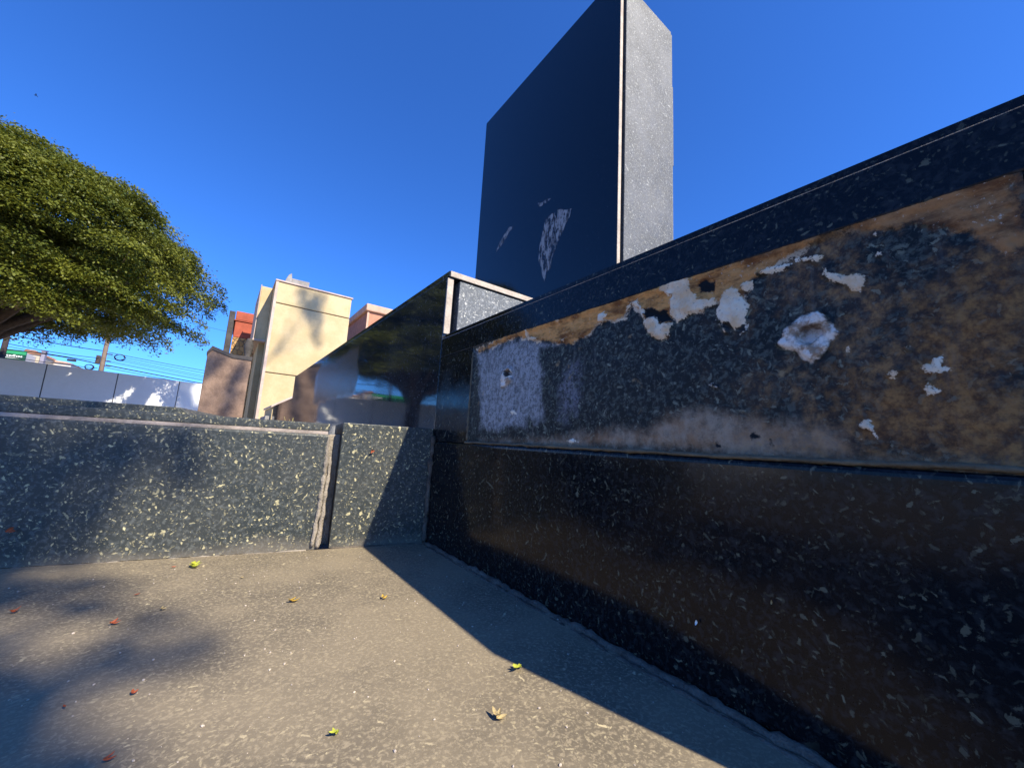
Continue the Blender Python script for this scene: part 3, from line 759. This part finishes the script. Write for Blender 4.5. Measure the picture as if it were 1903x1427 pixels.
# ------------------------------------------------------------------ trees
def leaf_material(name, a, b, cback):
    k = NT(name)
    rnd = k.n('NewGeometry').outputs['Random Per Island']
    tint = k.attr('tint')
    c = k.mix(tint, a, b)
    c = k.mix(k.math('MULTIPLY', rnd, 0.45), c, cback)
    k.set(k.b, 'Base Color', c); k.set(k.b, 'Roughness', 0.5); k.set(k.b, 'Specular IOR Level', 0.35)
    tr = k.n('BsdfTranslucent', None, Color=k.mix(0.5, c, b))
    mx = k.n('MixShader', None, i0=0.28, i1=k.b.outputs[0], i2=tr.outputs[0])
    k.t.links.new(mx.outputs[0], k.out.inputs[0])
    return k.m
M_LEAF = leaf_material('broad_tree_leaves', (0.036, 0.066, 0.012), (0.225, 0.23, 0.024), (0.08, 0.10, 0.016))
M_BARK = plain('bark', (0.12, 0.085, 0.06), 0.95, 0.5, 14, 0.9, bd=0.02)

def crown(name, clumps, per, size, mat, parent, flat=0.09, keep=None):
    """clumps: list of (centre, normal, radius, tint). Leaflets lie in flat drooping sprays."""
    allv, tint = [], []
    for cpos, nrm, rad, tn in clumps:
        n = int(per*(rad/0.55)**2)
        nrm = np.array(nrm)/np.linalg.norm(nrm)
        a = np.cross(nrm, [0.3, 0.2, 0.9]); a /= np.linalg.norm(a); b = np.cross(nrm, a)
        r = np.sqrt(RNG.random(n))*rad*(0.86+0.24*RNG.random(n)); th = RNG.random(n)*6.283
        h = RNG.normal(0, flat*rad/0.55, n) - 0.28*(r/rad)**2*rad
        ctr = np.array(cpos)+np.outer(r*np.cos(th), a)+np.outer(r*np.sin(th), b)+np.outer(h, nrm)
        # leaflet frame: mostly radial in the spray, random roll
        rad_d = np.outer(np.cos(th), a)+np.outer(np.sin(th), b)+RNG.normal(0, 0.55, (n, 3))
        rad_d[:, 2] -= 0.25
        rad_d /= np.linalg.norm(rad_d, axis=1)[:, None]
        nn = nrm+RNG.normal(0, 0.45, (n, 3))
        sd_ = np.cross(nn, rad_d); sd_ /= np.linalg.norm(sd_, axis=1)[:, None]
        L = size*(0.6+0.8*RNG.random(n))[:, None]; Wd = L*0.27
        q = np.stack([ctr-rad_d*L*0.5, ctr+sd_*Wd, ctr+rad_d*L*0.5, ctr-sd_*Wd], 1)
        allv.append(q.reshape(-1, 3))
        tint.append(np.clip(tn+RNG.normal(0, 0.12, n), 0, 1).repeat(4))
    V = np.concatenate(allv); T = np.concatenate(tint)
    if keep is not None:
        kp = keep(V.reshape(-1, 4, 3).mean(1))
        V = V.reshape(-1, 4, 3)[kp].reshape(-1, 3); T = T.reshape(-1, 4)[kp].reshape(-1)
    nf = len(V)//4
    me = bpy.data.meshes.new(name)
    me.vertices.add(len(V)); me.vertices.foreach_set('co', V.reshape(-1).astype(np.float32))
    me.loops.add(len(V)); me.loops.foreach_set('vertex_index', np.arange(len(V), dtype=np.int32))
    me.polygons.add(nf); me.polygons.foreach_set('loop_start', np.arange(0, len(V), 4, dtype=np.int32))
    me.polygons.foreach_set('loop_total', np.full(nf, 4, np.int32))
    at = me.attributes.new('tint', 'FLOAT', 'POINT'); at.data.foreach_set('value', T.astype(np.float32))
    me.update(calc_edges=True)
    return link(name, me, mat, parent)

TC = Vector((-4.95, 14.4, GROUND))
tr1 = thing('shade_tree', 'large domed green shade tree spreading in from the left edge', 'tree', TC)
cl = []
RH, ZC, RU, RD = 3.95, 3.95, 2.8, 1.95
for i in range(900):
    u = RNG.random()*2-1; th = RNG.random()*6.283
    if i < 420: u = abs(u)**0.8
    hxy = math.sqrt(max(0, 1-u*u))
    rr = (0.80+0.20*RNG.random()**0.5) if i < 560 else (0.35+0.5*RNG.random())
    if u < 0:
        hxy = max(hxy, 0.35)
        rr = max(rr, 0.86)
    lobe = 1+0.07*math.sin(3*th+1.3)+0.05*math.sin(7*th)
    x = RH*hxy*math.cos(th)*rr*lobe; y = RH*hxy*math.sin(th)*rr*lobe
    z = ZC+(RU if u > 0 else RD)*u*rr
    if u < 0 and math.hypot(x, y) < 2.3:
        z += 2.0
    nrm = (x*0.07, y*0.07, 0.9)
    tn = 0.25+0.65*RNG.random() if rr > 0.78 else 0.05+0.3*RNG.random()  # inner clumps tinted darker, imitating the shade inside the crown
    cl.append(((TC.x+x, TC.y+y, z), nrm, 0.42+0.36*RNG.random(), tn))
wnrm = np.array((-wd.y, wd.x, 0.0)); wp = np.array(w0); sv = np.array(SUN)
def sun_gaps(c):
    """thin places in the foliage that let the sun through"""
    t = ((c-wp)@wnrm)/(sv@wnrm)
    q = c-t[:, None]*sv
    u = (q-wp)@np.array(wd); z = q[:, 2]
    keep = np.ones(len(c), bool)
    for (gu, gz, ru, rz, tl) in GAPS:
        du = (u-gu)-tl*(z-gz); dz = z-gz
        keep &= RNG.random(len(c)) > 1.15*np.exp(-1.1*((du/ru)**2+(dz/rz)**2))
    return keep
GAPS = [(1.0+3.4*RNG.random(), -0.2+1.5*RNG.random()**1.6, .06+.08*RNG.random(), .08+.2*RNG.random(), RNG.normal(0, .4)) for _ in range(34)] + [(1.55, 0.55, .22, .42, .25), (1.95, 0.35, .30, .38, .3), (2.35, 0.15, .22, .40, 0), (1.35, 1.60, .14, .14, 0), (2.70, 1.25, .16, .34, .4), (3.05, 0.65, .20, .42, .4), (3.35, 0.95, .16, .5, .2),
        (2.75, 0.2, .3, .28, 0), (3.25, 0.1, .34, .30, 0), (3.65, 0.35, .15, .4, 0), (4.35, 1.55, .3, .18, 0), (0.2, -0.1, .3, .3, 0), (-2.2, 0.3, .3, .4, .2), (-3.4, 0.5, .25, .4, 0)]
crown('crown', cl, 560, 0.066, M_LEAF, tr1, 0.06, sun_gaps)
limbs = [tube_data([TC, TC+Vector((0.05, 0, 0.9)), TC+Vector((-0.02, 0.05, 1.9)), TC+Vector((0.0, 0.0, 2.5))], [0.36, 0.28, 0.26, 0.24], 12)]
for i in range(13):
    th = i*2.4+0.3; st = TC+Vector((0.05*math.cos(th), 0.05*math.sin(th), 2.0+0.4*random.random()))
    reach = RH*(0.7+0.2*random.random()); zt = 3.0+2.0*random.random()
    pts = []
    for s in range(8):
        f = s/7
        pts.append(st+Vector((math.cos(th+0.25*math.sin(3*f+i))*reach*f, math.sin(th+0.25*math.sin(3*f+i))*reach*f, (zt-st.z)*(f**0.75)+0.12*math.sin(9*f+i))))
    limbs.append(tube_data(pts, [0.15*(1-0.85*s/7) for s in range(8)], 7))
    for j in (3, 4, 5):
        d = Vector((random.uniform(-1, 1), random.uniform(-1, 1), random.uniform(0.1, 0.9)))
        limbs.append(tube_data([pts[j], pts[j]+d*0.5, pts[j]+d*1.1+Vector((0, 0, 0.1))], [0.05, 0.035, 0.012], 5))
V, F = merge(limbs)
mesh_np('trunk', V, F, M_BARK, tr1, True)

# tree standing behind the viewpoint, known from the shade it throws
T2 = Vector((-1.7, -9.2, GROUND))
tr2 = thing('rear_tree', 'tall tree behind the viewpoint whose leaf shade dapples kerb and slab', 'tree', T2)
cl = []
for i in range(200):
    d = Vector(RNG.normal(0, 1, 3)).normalized(); rr = 0.6+0.4*RNG.random()
    cl.append(((T2.x+d.x*2.6*rr, T2.y+d.y*2.6*rr, 7.6+d.z*2.2*rr), (d.x*0.3, d.y*0.3, 0.8), 0.45+0.3*RNG.random(), 0.4))
limbs = [tube_data([T2, T2+Vector((0, 0.1, 2.5)), T2+Vector((-0.1, 0.2, 5)), T2+Vector((-0.2, 0.3, 8))], [0.34, 0.27, 0.22, 0.08], 10)]
def spray(target, dist, rad, n=1, spread=0.0):
    for _ in range(n):
        q = Vector(target)+SUN*dist
        q += Vector((random.gauss(0, spread), random.gauss(0, spread), random.gauss(0, spread)))
        cl.append((tuple(q), tuple(SUN), rad, 0.5))
    return q
hub = T2+Vector((-0.2, 0.3, 7.0))
SHADE = [((-0.31, 1.07, 0.20), 6.5, 0.10), ((-0.255, 1.06, 0.13), 6.5, 0.075), ((-0.23, 1.06, 0.07), 6.5, 0.065), ((-0.19, 1.05, 0.15), 6.5, 0.06), ((-0.16, 1.05, 0.20), 6.5, 0.06), ((-0.36, 1.08, 0.08), 6.5, 0.13),
         ((-0.065, 1.03, 0.19), 6.5, 0.05), ((-0.075, 1.03, 0.24), 6.5, 0.04), ((-0.22, 1.05, 0.0), 6.5, 0.07), ((-0.22, 0.86, 0), 6.5, 0.085), ((-0.13, 0.885, 0), 6.5, 0.05), ((-0.30, 0.95, 0), 6.5, 0.13), ((-0.09, 0.80, 0), 6.5, 0.035),
         ((-0.03, 0.62, 0), 6.5, 0.05), ((-0.06, 0.70, 0), 6.5, 0.045), ((-0.11, 0.50, 0), 6.5, 0.08), ((0.0, 0.57, 0), 6.5, 0.03), ((-0.20, 0.68, 0), 6.5, 0.08), ((-0.10, 0.40, 0), 6.5, 0.08), ((-0.21, 0.50, 0), 6.5, 0.13), ((-0.08, 0.57, 0), 6.5, 0.04),
         ((-0.25, 1.55, 0.3), 6.5, 0.12), ((-0.45, 1.55, 0.3), 6.5, 0.16), ((-0.7, 1.6, 0.3), 6.5, 0.18), ((-0.20, 1.15, 0.27), 6.5, 0.08), ((-0.35, 1.15, 0.27), 6.5, 0.10),
         ((0.97, 7.5, 2.50), 13.0, 0.17), ((0.84, 7.5, 2.62), 13.0, 0.10), ((1.10, 7.5, 2.25), 13.0, 0.14), ((1.16, 7.5, 2.0), 13.0, 0.10), ((1.05, 7.5, 2.38), 13.0, 0.15), ((1.2, 7.5, 1.82), 13.0, 0.06), ((1.12, 7.5, 2.6), 13.0, 0.12),
         ((0.11, 6.5, 0.93), 12.0, 0.09), ((0.08, 6.5, 0.75), 12.0, 0.09), ((0.05, 6.5, 0.54), 12.0, 0.09), ((0.13, 6.5, 1.07), 12.0, 0.09), ((-0.17, 6.5, 1.16), 12.0, 0.12), ((0.04, 6.5, 0.38), 12.0, 0.09), ((-0.2, 6.5, 1.0), 12.0, 0.08)]
for bx_ in range(5):                       # unseen foliage added to shade the near slab, so the wall's reflection darkens
    for by_ in range(6):
        SHADE.append(((-0.95+0.26*bx_+random.uniform(-.05, .05), -1.1+0.22*by_+random.uniform(-.05, .05), 0), 6.5, 0.15))
for bx_ in range(4):  # added sprays that keep this unseen strip of slab dark
    for by_ in range(3):
        SHADE.append(((-0.36+0.11*bx_, 0.06+0.10*by_-0.03*bx_, 0), 6.5, 0.085))
for bx_ in range(5):  # more added foliage, in place of the camera holder's shadow
    SHADE.append(((-0.02+0.095*bx_, -0.10+random.uniform(-.02, .02), 0), 6.5, 0.12))
for by_ in range(5):  # added sprays shading the slab's unseen left side
    SHADE.append(((-0.60+random.uniform(-.05, .05), 0.1+0.25*by_, 0), 6.5, 0.14))
ends = {}
for tgt, dist, rad in SHADE:
    q = spray(tgt, dist, rad)
    ends.setdefault(round(tgt[1] > 2)*2 + round(tgt[1] > 7), []).append(q)
for key, qs in ends.items():
    mid = sum(qs, Vector())/len(qs)
    entry = mid+(hub-mid).normalized()*0.7
    limbs.append(tube_data([hub, hub.lerp(entry, 0.35)+Vector((0, 0, 0.4)), hub.lerp(entry, 0.7)+Vector((0, 0, 0.35)), entry], [0.06, 0.035, 0.022, 0.014], 7))
    for q in qs:
        limbs.append(tube_data([entry, entry.lerp(q, 0.6)+Vector((0, 0, 0.03)), q], [0.008, 0.006, 0.004], 5))
main_cl = [c_ for c_ in cl if c_[2] > 0.3]; fine_cl = [c_ for c_ in cl if c_[2] <= 0.3]
crown('crown', main_cl, 120, 0.16, M_LEAF, tr2)
crown('spray', fine_cl, 1500, 0.055, M_LEAF, tr2)
V, F = merge(limbs)
mesh_np('trunk', V, F, M_BARK, tr2, True)

# taller tree further behind, its shade falls softly on the far wall
T3 = Vector((7.5, -1.5, GROUND))
tr3 = thing('tall_rear_tree', 'very tall tree behind the viewpoint throwing soft shade on the far wall', 'tree', T3)
cl = []
limbs = [tube_data([T3, T3+Vector((0.1, 0, 6)), T3+Vector((-0.1, 0.2, 12)), T3+Vector((-0.3, 0.3, 17))], [0.4, 0.3, 0.2, 0.1], 10)]
hub = T3+Vector((-0.2, 0.25, 15))
for i in range(46):
    tg = WF @ Vector((3.95+3.2*RNG.random(), 0, -0.4+2.5*RNG.random()))
    q = tg+SUN*(23.5+1.5*RNG.random())
    cl.append((tuple(q), tuple(SUN), 0.16+0.16*RNG.random(), 0.5))
    if i % 4 == 0:
        limbs.append(tube_data([hub, hub.lerp(q, 0.5)+Vector((0, 0, 0.4)), q], [0.04, 0.025, 0.01], 5))
for i in range(90):
    d = Vector(RNG.normal(0, 1, 3)).normalized(); rr = 0.6+0.4*RNG.random()
    cl.append(((T3.x+1.0+d.x*2.2*rr, T3.y-1.5+d.y*2.2*rr, 16.5+d.z*1.8*rr), (d.x*0.3, d.y*0.3, 0.8), 0.5+0.3*RNG.random(), 0.4))
crown('crown', [q_ for q_ in cl if q_[2] > 0.4], 200, 0.12, M_LEAF, tr3)
crown('spray', [q_ for q_ in cl if q_[2] <= 0.4], 900, 0.10, M_LEAF, tr3)
V, F = merge(limbs)
mesh_np('trunk', V, F, M_BARK, tr3, True)

# ------------------------------------------------------------------ street beyond the wall
M_POLE = plain('concrete_pole', (0.30, 0.22, 0.17), 0.9, 0.35, 5, 0.3)
M_POLED = plain('tarred_pole', (0.09, 0.07, 0.07), 0.9, 0.35, 5, 0.3)
M_CABLE = plain('black_cable', (0.02, 0.02, 0.025), 0.6, 0.2, 5, 0.0)
pa = thing('utility_pole', 'brownish utility pole with cable coils emerging under the tree crown', 'utility pole', (-4.22, 23, GROUND), 'utility poles beyond the wall')
tube('shaft', [(-4.22, 23, GROUND), (-4.22, 23, 3.5), (-4.22, 23, 7.2)], [0.10, 0.075, 0.06], M_POLE, pa, 12)
box('junction_box', (-4.42, 22.86, 2.6), (-4.3, 23.0, 2.95), M_POLED, pa, 0.01, 1)
for zz in (2.55, 2.75, 3.05):
    box('bracket', (-4.16, 22.95, zz), (-3.98, 23.0, zz+0.03), M_POLED, pa)
pc = thing('utility_pole', 'dark utility pole at the left edge below the tree crown', 'utility pole', (-6.27, 21, GROUND), 'utility poles beyond the wall')
tube('shaft', [(-6.27, 21, GROUND), (-6.27, 21, 3.5), (-6.27, 21, 7.0)], [0.085, 0.07, 0.055], M_POLED, pc, 12)
box('bracket', (-6.2, 20.95, 2.9), (-6.0, 21.0, 2.93), M_POLED, pc)

def cable(a, b, sag, label, r=0.012):
    a, b = Vector(a), Vector(b)
    pts = [a.lerp(b, i/16)+Vector((0, 0, -sag*4*(i/16)*(1-i/16))) for i in range(17)]
    o = tube('power_cable', pts, r, M_CABLE, None, 5)
    tag(o, label, 'cable', 'overhead cables beyond the wall')
ORD = ['topmost', 'second', 'third', 'fourth', 'fifth', 'sixth', 'seventh', 'lowest']
cable((-6.28, 21.0, 3.07), (-4.29, 22.9, 3.16), 0.04, 'uppermost thick black cable between the two utility poles', 0.016)
cable((-6.22, 21.0, 2.74), (-4.3, 22.9, 2.84), 0.05, 'second thin cable from the top between the two utility poles')
cable((-6.20, 21.0, 2.64), (-4.3, 22.95, 2.72), 0.03, 'third and thinnest cable from the top between the two utility poles', 0.009)
cable((-6.20, 21.0, 2.53), (-4.32, 22.9, 2.60), -0.06, 'thick sagging cable carrying a small black splice box left of the brown pole', 0.02)
cable((-6.20, 21.0, 2.30), (-4.32, 22.9, 2.42), 0.03, 'lowest cable between the two utility poles, just above the white wall')
for n_, (z0, z1, sg, rr) in enumerate(((3.14, 2.95, 0.05, 0.012), (3.05, 2.75, 0.02, 0.009), (2.98, 2.62, 0.05, 0.009), (2.90, 2.50, 0.03, 0.009), (2.80, 2.44, 0.05, 0.008), (2.74, 2.36, 0.02, 0.008), (2.60, 2.20, 0.02, 0.022), (2.50, 2.14, 0.04, 0.012))):
    cable((-4.12, 23.0, z0), (1.5, 24.8, z1), sg, ORD[n_]+' of the thin cables running right from the brown utility pole' if rr < 0.02 else 'thickest black cable bundle running right just above the white wall', rr)
cable((-4.2, 21.5, 4.9), (4.0, 21.0, 4.2), 0.05, 'single faint wire crossing the open sky right of the tree', 0.006)
sp = box('splice_box', (-5.02, 22.08, 2.50), (-4.78, 22.16, 2.58), M_CABLE, None, 0.015, 2)
tag(sp, 'small black splice box hanging on a cable left of the brown pole', 'splice box')
def coil(c, r, label):
    pr = []
    for q in range(3):
        pr.append(tube_data([Vector(c)+Vector((math.cos(t*0.3142)*r*(1+0.12*q), 0.03*q, math.sin(t*0.3142)*r*(0.8+0.1*q))) for t in range(21)], 0.011, 5))
    V, F = merge(pr)
    o = mesh_np('cable_coil', V, F, M_CABLE, None, True)
    tag(o, label, 'cable coil')
coil((-4.55, 22.85, 2.43), 0.11, 'round coil of spare black cable low on the left of the brown pole')
coil((-3.75, 22.95, 2.98), 0.14, 'loose tangle of cable loops right of the brown pole')

M_GREEN = plain('green_sign', (0.03, 0.30, 0.12), 0.5, 0.2, 2, 0.0)
M_DKGREEN = plain('dark_green_sign', (0.01, 0.07, 0.04), 0.5, 0.2, 2, 0.0)
M_LETTER = plain('white_letters', (0.8, 0.8, 0.75), 0.6, 0.05, 2, 0.0)
M_BEIGE = plain('beige_house', (0.55, 0.47, 0.36), 0.85, 0.2, 2, 0.1)
M_BROWNR = plain('tile_roof', (0.40, 0.20, 0.12), 0.85, 0.3, 4, 0.3)
M_LILAC = plain('grey_lilac_house', (0.30, 0.28, 0.34), 0.85, 0.2, 2, 0.1)
M_WHITEH = plain('white_house', (0.68, 0.62, 0.58), 0.85, 0.1, 2, 0.1)
shp = thing('shop_building', 'distant shop with a green sign band at the far left above the wall', 'building', (-12.6, 41, GROUND))
box('wall', (-14.6, 40.3, GROUND), (-11.02, 46, 4.55), M_WHITEH, shp, 0.02, 1)
box('sign_band', (-14.5, 40.1, 4.36), (-11.0, 40.29, 4.66), M_GREEN, shp, 0.01, 1)
sg_ = box('sign_board', (-14.5, 40.14, 4.02), (-11.0, 40.295, 4.357), M_DKGREEN, shp, 0.01, 1)
xx = -11.95
for w_ in (0.13, 0.09, 0.10, 0.06, 0.11, 0.07, 0.10, 0.09):
    box('letter', (xx, 40.12, 4.20), (xx+w_*0.75, 40.139, 4.29 + (0.05 if w_ > 0.10 else 0.0)), M_LETTER, sg_)
    xx += w_+0.012
box('sign_stripe', (-12.0, 40.12, 4.10), (-11.15, 40.139, 4.13), M_LETTER, sg_)
h2 = thing('beige_house', 'small beige house with tiled roof beside the green shop sign', 'house', (-11.2, 43, GROUND))
box('wall', (-11.62, 42.0, GROUND), (-10.86, 46, 4.72), M_BEIGE, h2, 0.02, 1)
prism('roof', [(-11.7, 4.722), (-11.55, 5.0), (-11.1, 4.98), (-10.8, 4.722)], 1, 41.9, 46.1, M_BROWNR, h2)
box('window', (-11.25, 41.97, 4.3), (-11.02, 41.999, 4.55), M_DKGREEN, h2)
h3 = thing('chimney_stack', 'narrow grey lilac tower rising between the far houses', 'tower', (-10.8, 43, GROUND))
box('shaft', (-10.84, 42.0, GROUND), (-10.64, 42.4, 5.0), M_LILAC, h3, 0.01, 1)
box('cap', (-10.88, 41.96, 5.002), (-10.60, 42.44, 5.06), M_LILAC, h3)
h4 = thing('white_house', 'low pale house with pinkish roof just above the white wall', 'house', (-10.5, 46, GROUND))
box('wall', (-11.3, 45.0, GROUND), (-9.95, 50, 4.62), M_WHITEH, h4, 0.02, 1)
prism('roof', [(-11.4, 4.622), (-11.3, 4.80), (-10.2, 4.72), (-9.85, 4.622)], 1, 44.9, 50.1, M_PINKW, h4)

# ------------------------------------------------------------------ fallen leaves and bits
def leaf_mesh(name, L, W, curl, mat):
    V, F = [], []
    n = 7
    for i in range(n):
        t = i/(n-1); x = (t-0.5)*L; w = W*0.5*math.sin(math.pi*min(1, t*0.93+0.05))**0.8
        z = curl*L*(4*(t-0.5)**2)
        V += [(x, -w, z+0.35*w+0.0006), (x, 0, z+0.0004), (x, w, z+0.45*w+0.0006)]
    for i in range(n-1):
        F += [(3*i, 3*i+3, 3*i+4, 3*i+1), (3*i+1, 3*i+4, 3*i+5, 3*i+2)]
    me = bpy.data.meshes.new(name); me.from_pydata(V, [], F); me.materials.append(mat); me.update()
    return me
M_LG = plain('lime_leaf', (0.46, 0.48, 0.05), 0.6, 0.3, 200, 0.2)
M_LY = plain('yellow_leaf', (0.55, 0.36, 0.06), 0.6, 0.35, 200, 0.2)
M_LR = plain('red_leaf', (0.42, 0.10, 0.04), 0.6, 0.3, 200, 0.2)
M_LB = plain('pale_leaf', (0.50, 0.38, 0.18), 0.7, 0.4, 200, 0.2)
def sprig(loc, L, n, mat, label, rz=0.0, tilt=None):
    t = thing('fallen_leaf', label, 'leaf', loc, 'fallen leaves and petals')
    for i in range(n):
        me = leaf_mesh('leaflet', L*(0.8+0.4*random.random()), L*0.42, 0.10+0.25*random.random(), mat)
        o = bpy.data.objects.new('leaflet', me); COL.objects.link(o); o.parent = t
        a = rz+(i-(n-1)/2)*0.75
        o.rotation_euler = (random.uniform(-0.3, 0.3), random.uniform(-0.25, 0.1), a)
        o.location = Vector((math.cos(a), math.sin(a), 0))*L*0.42*(n > 1) + Vector((0, 0, 0.0015+0.001*i))
    if tilt:
        t.rotation_euler = tilt
    return t
sprig((-0.007, 0.945, 0), 0.017, 4, M_LG, 'lime green leaf sprig lying on the slab near the kerb', 0.2)
sprig((0.309, 0.380, 0), 0.011, 4, M_LG, 'bright lime green leaf sprig right on the edge of the wall shadow', 2.2)
sprig((0.119, 0.697, 0), 0.014, 2, M_LY, 'yellow leaf on the middle of the sunlit slab', 0.3)
sprig((0.243, 0.645, 0), 0.011, 2, M_LY, 'yellowish leaf nearest the diagonal wall shadow', 1.0)
sprig((0.241, 0.326, 0), 0.010, 3, M_LB, 'dry tan leaf curled at the bottom of the sunlit slab', 0.7)
sprig((0.114, 0.380, 0), 0.007, 3, M_LG, 'tiny olive leaf scrap low in the middle of the slab', 1.9)
sprig((-0.076, 0.720, 0), 0.009, 2, M_LR, 'russet curled petal between the leaf shadows on the slab', 0.5)
sprig((-0.032, 0.531, 0), 0.006, 2, M_LR, 'small red petal at the edge of the lower left leaf shade', 1.2)
sprig((-0.076, 0.537, 0), 0.005, 1, M_LR, 'dark red petal within the bluish shade at lower left', 2.0)
sprig((-0.035, 0.441, 0), 0.0065, 2, M_LR, 'orange red petal at the bottom edge of the picture', 0.2)
sprig((-0.184, 0.819, 0), 0.009, 2, M_LR, 'red brown petal in shade near the left edge of the slab', 0.1)
sprig((-0.064, 0.825, 0), 0.008, 1, M_LR, 'small red petal just below the dark shade spot near the kerb', 0.1)
sprig((-0.032, 0.955, 0), 0.008, 1, M_LR, 'reddish petal close to the foot of the kerb', 0.4)
sprig((-0.030, 0.746, 0), 0.007, 2, M_LB, 'pale husk on the slab right of the leaf shade', 0.9)
sprig((0.066, 0.844, 0), 0.006, 1, M_LB, 'tiny pale husk on the slab behind the yellow leaf', 0.9)
q = kpt(-0.2655, -0.004, 0.061)
sprig(q, 0.012, 2, M_LR, 'orange red leaf stuck low on the kerb face at the left edge', 0.4, (math.radians(90), 0, ang))
q = kpt(0.304, -0.004, 0.215)
sprig(q, 0.009, 2, M_LR, 'small red petal stuck on the sunlit corner block', 0.9, (math.radians(90), 0, ang))
sprig((XW-0.0045, 0.2477, 0.0725), 0.006, 1, M_LETTER, 'white chip stuck on the dark lower tomb wall', 1.4, (math.radians(90), 0, math.radians(-90)))
sprig((XW-0.0045, 0.1727, 0.1172), 0.004, 1, M_LB, 'tiny tan chip stuck on the dark lower tomb wall', 1.4, (math.radians(90), 0, math.radians(-90)))

# grit scattered on the slab: too many and too small to pick apart
bm = bmesh.new()
for i in range(420):
    x = RNG.uniform(-0.3, 0.44); y = RNG.uniform(0.2, 1.0); s = 0.0004+0.0010*RNG.random()**3
    if y > 1.015-0.162*x: continue
    m_ = Matrix.Translation((x, y, s*0.5)) @ Matrix.Rotation(RNG.random()*6, 4, 'Z') @ Matrix.Diagonal((s*1.5, s, s*0.8, 1))
    bmesh.ops.create_icosphere(bm, subdivisions=1, radius=1.0, matrix=m_)
gr = bm_obj('grit', bm, M_EDGE)
gr['kind'] = 'stuff'
gr['label'] = 'pale grit and dust crumbs scattered over the slab'
gr['category'] = 'grit'

# dry grass tuft behind the kerb
gt = thing('grass_tuft', 'small dry yellow grass tuft growing behind the kerb top', 'grass tuft', (0.17, 1.30, 0.22))
M_DRY = plain('dry_grass', (0.50, 0.42, 0.14), 0.7, 0.3, 60, 0.1)
for i in range(9):
    a = random.uniform(0, 6.28); h = random.uniform(0.06, 0.112); l = random.uniform(0.004, 0.02)
    b0 = Vector((0.17+0.006*math.cos(a), 1.30+0.006*math.sin(a), 0.2))
    tube('blade', [b0, b0+Vector((l*0.3*math.cos(a), l*0.3*math.sin(a), h*0.6)), b0+Vector((l*math.cos(a), l*math.sin(a), h))], [0.0012, 0.001, 0.0003], M_DRY, gt, 4)
box('soil_pad', (0.10, 1.285, 0.16), (0.24, 1.34, 0.199), M_CORE, gt, 0.004, 1)

# distant bird
bd = thing('bird', 'tiny dark bird high in the sky above the tree', 'bird', (-8.38, 25, 14.16))
M_BIRD = plain('dark_feathers', (0.02, 0.02, 0.02), 0.8, 0.1, 10, 0.0)
bird_at = Vector((-8.38, 25, 14.16))
V, F = tube_data([bird_at+Vector(q)*0.55 for q in ((-0.10, 0, 0), (-0.05, 0, 0.005), (0.02, 0, 0), (0.09, 0, -0.01))], [0.005, 0.016, 0.014, 0.003], 8)
mesh_np('body', V, F, M_BIRD, bd, True)
for sgn in (-1, 1):
    mesh_np('wing', [bird_at+Vector(q)*0.55 for q in ((-0.02, 0, 0.01), (0.04, 0, 0.01), (0.06, sgn*0.14, 0.06), (0, sgn*0.16, 0.07), (0.05, sgn*0.24, 0.03))], [(0, 1, 2, 3), (3, 2, 4)], M_BIRD, bd)
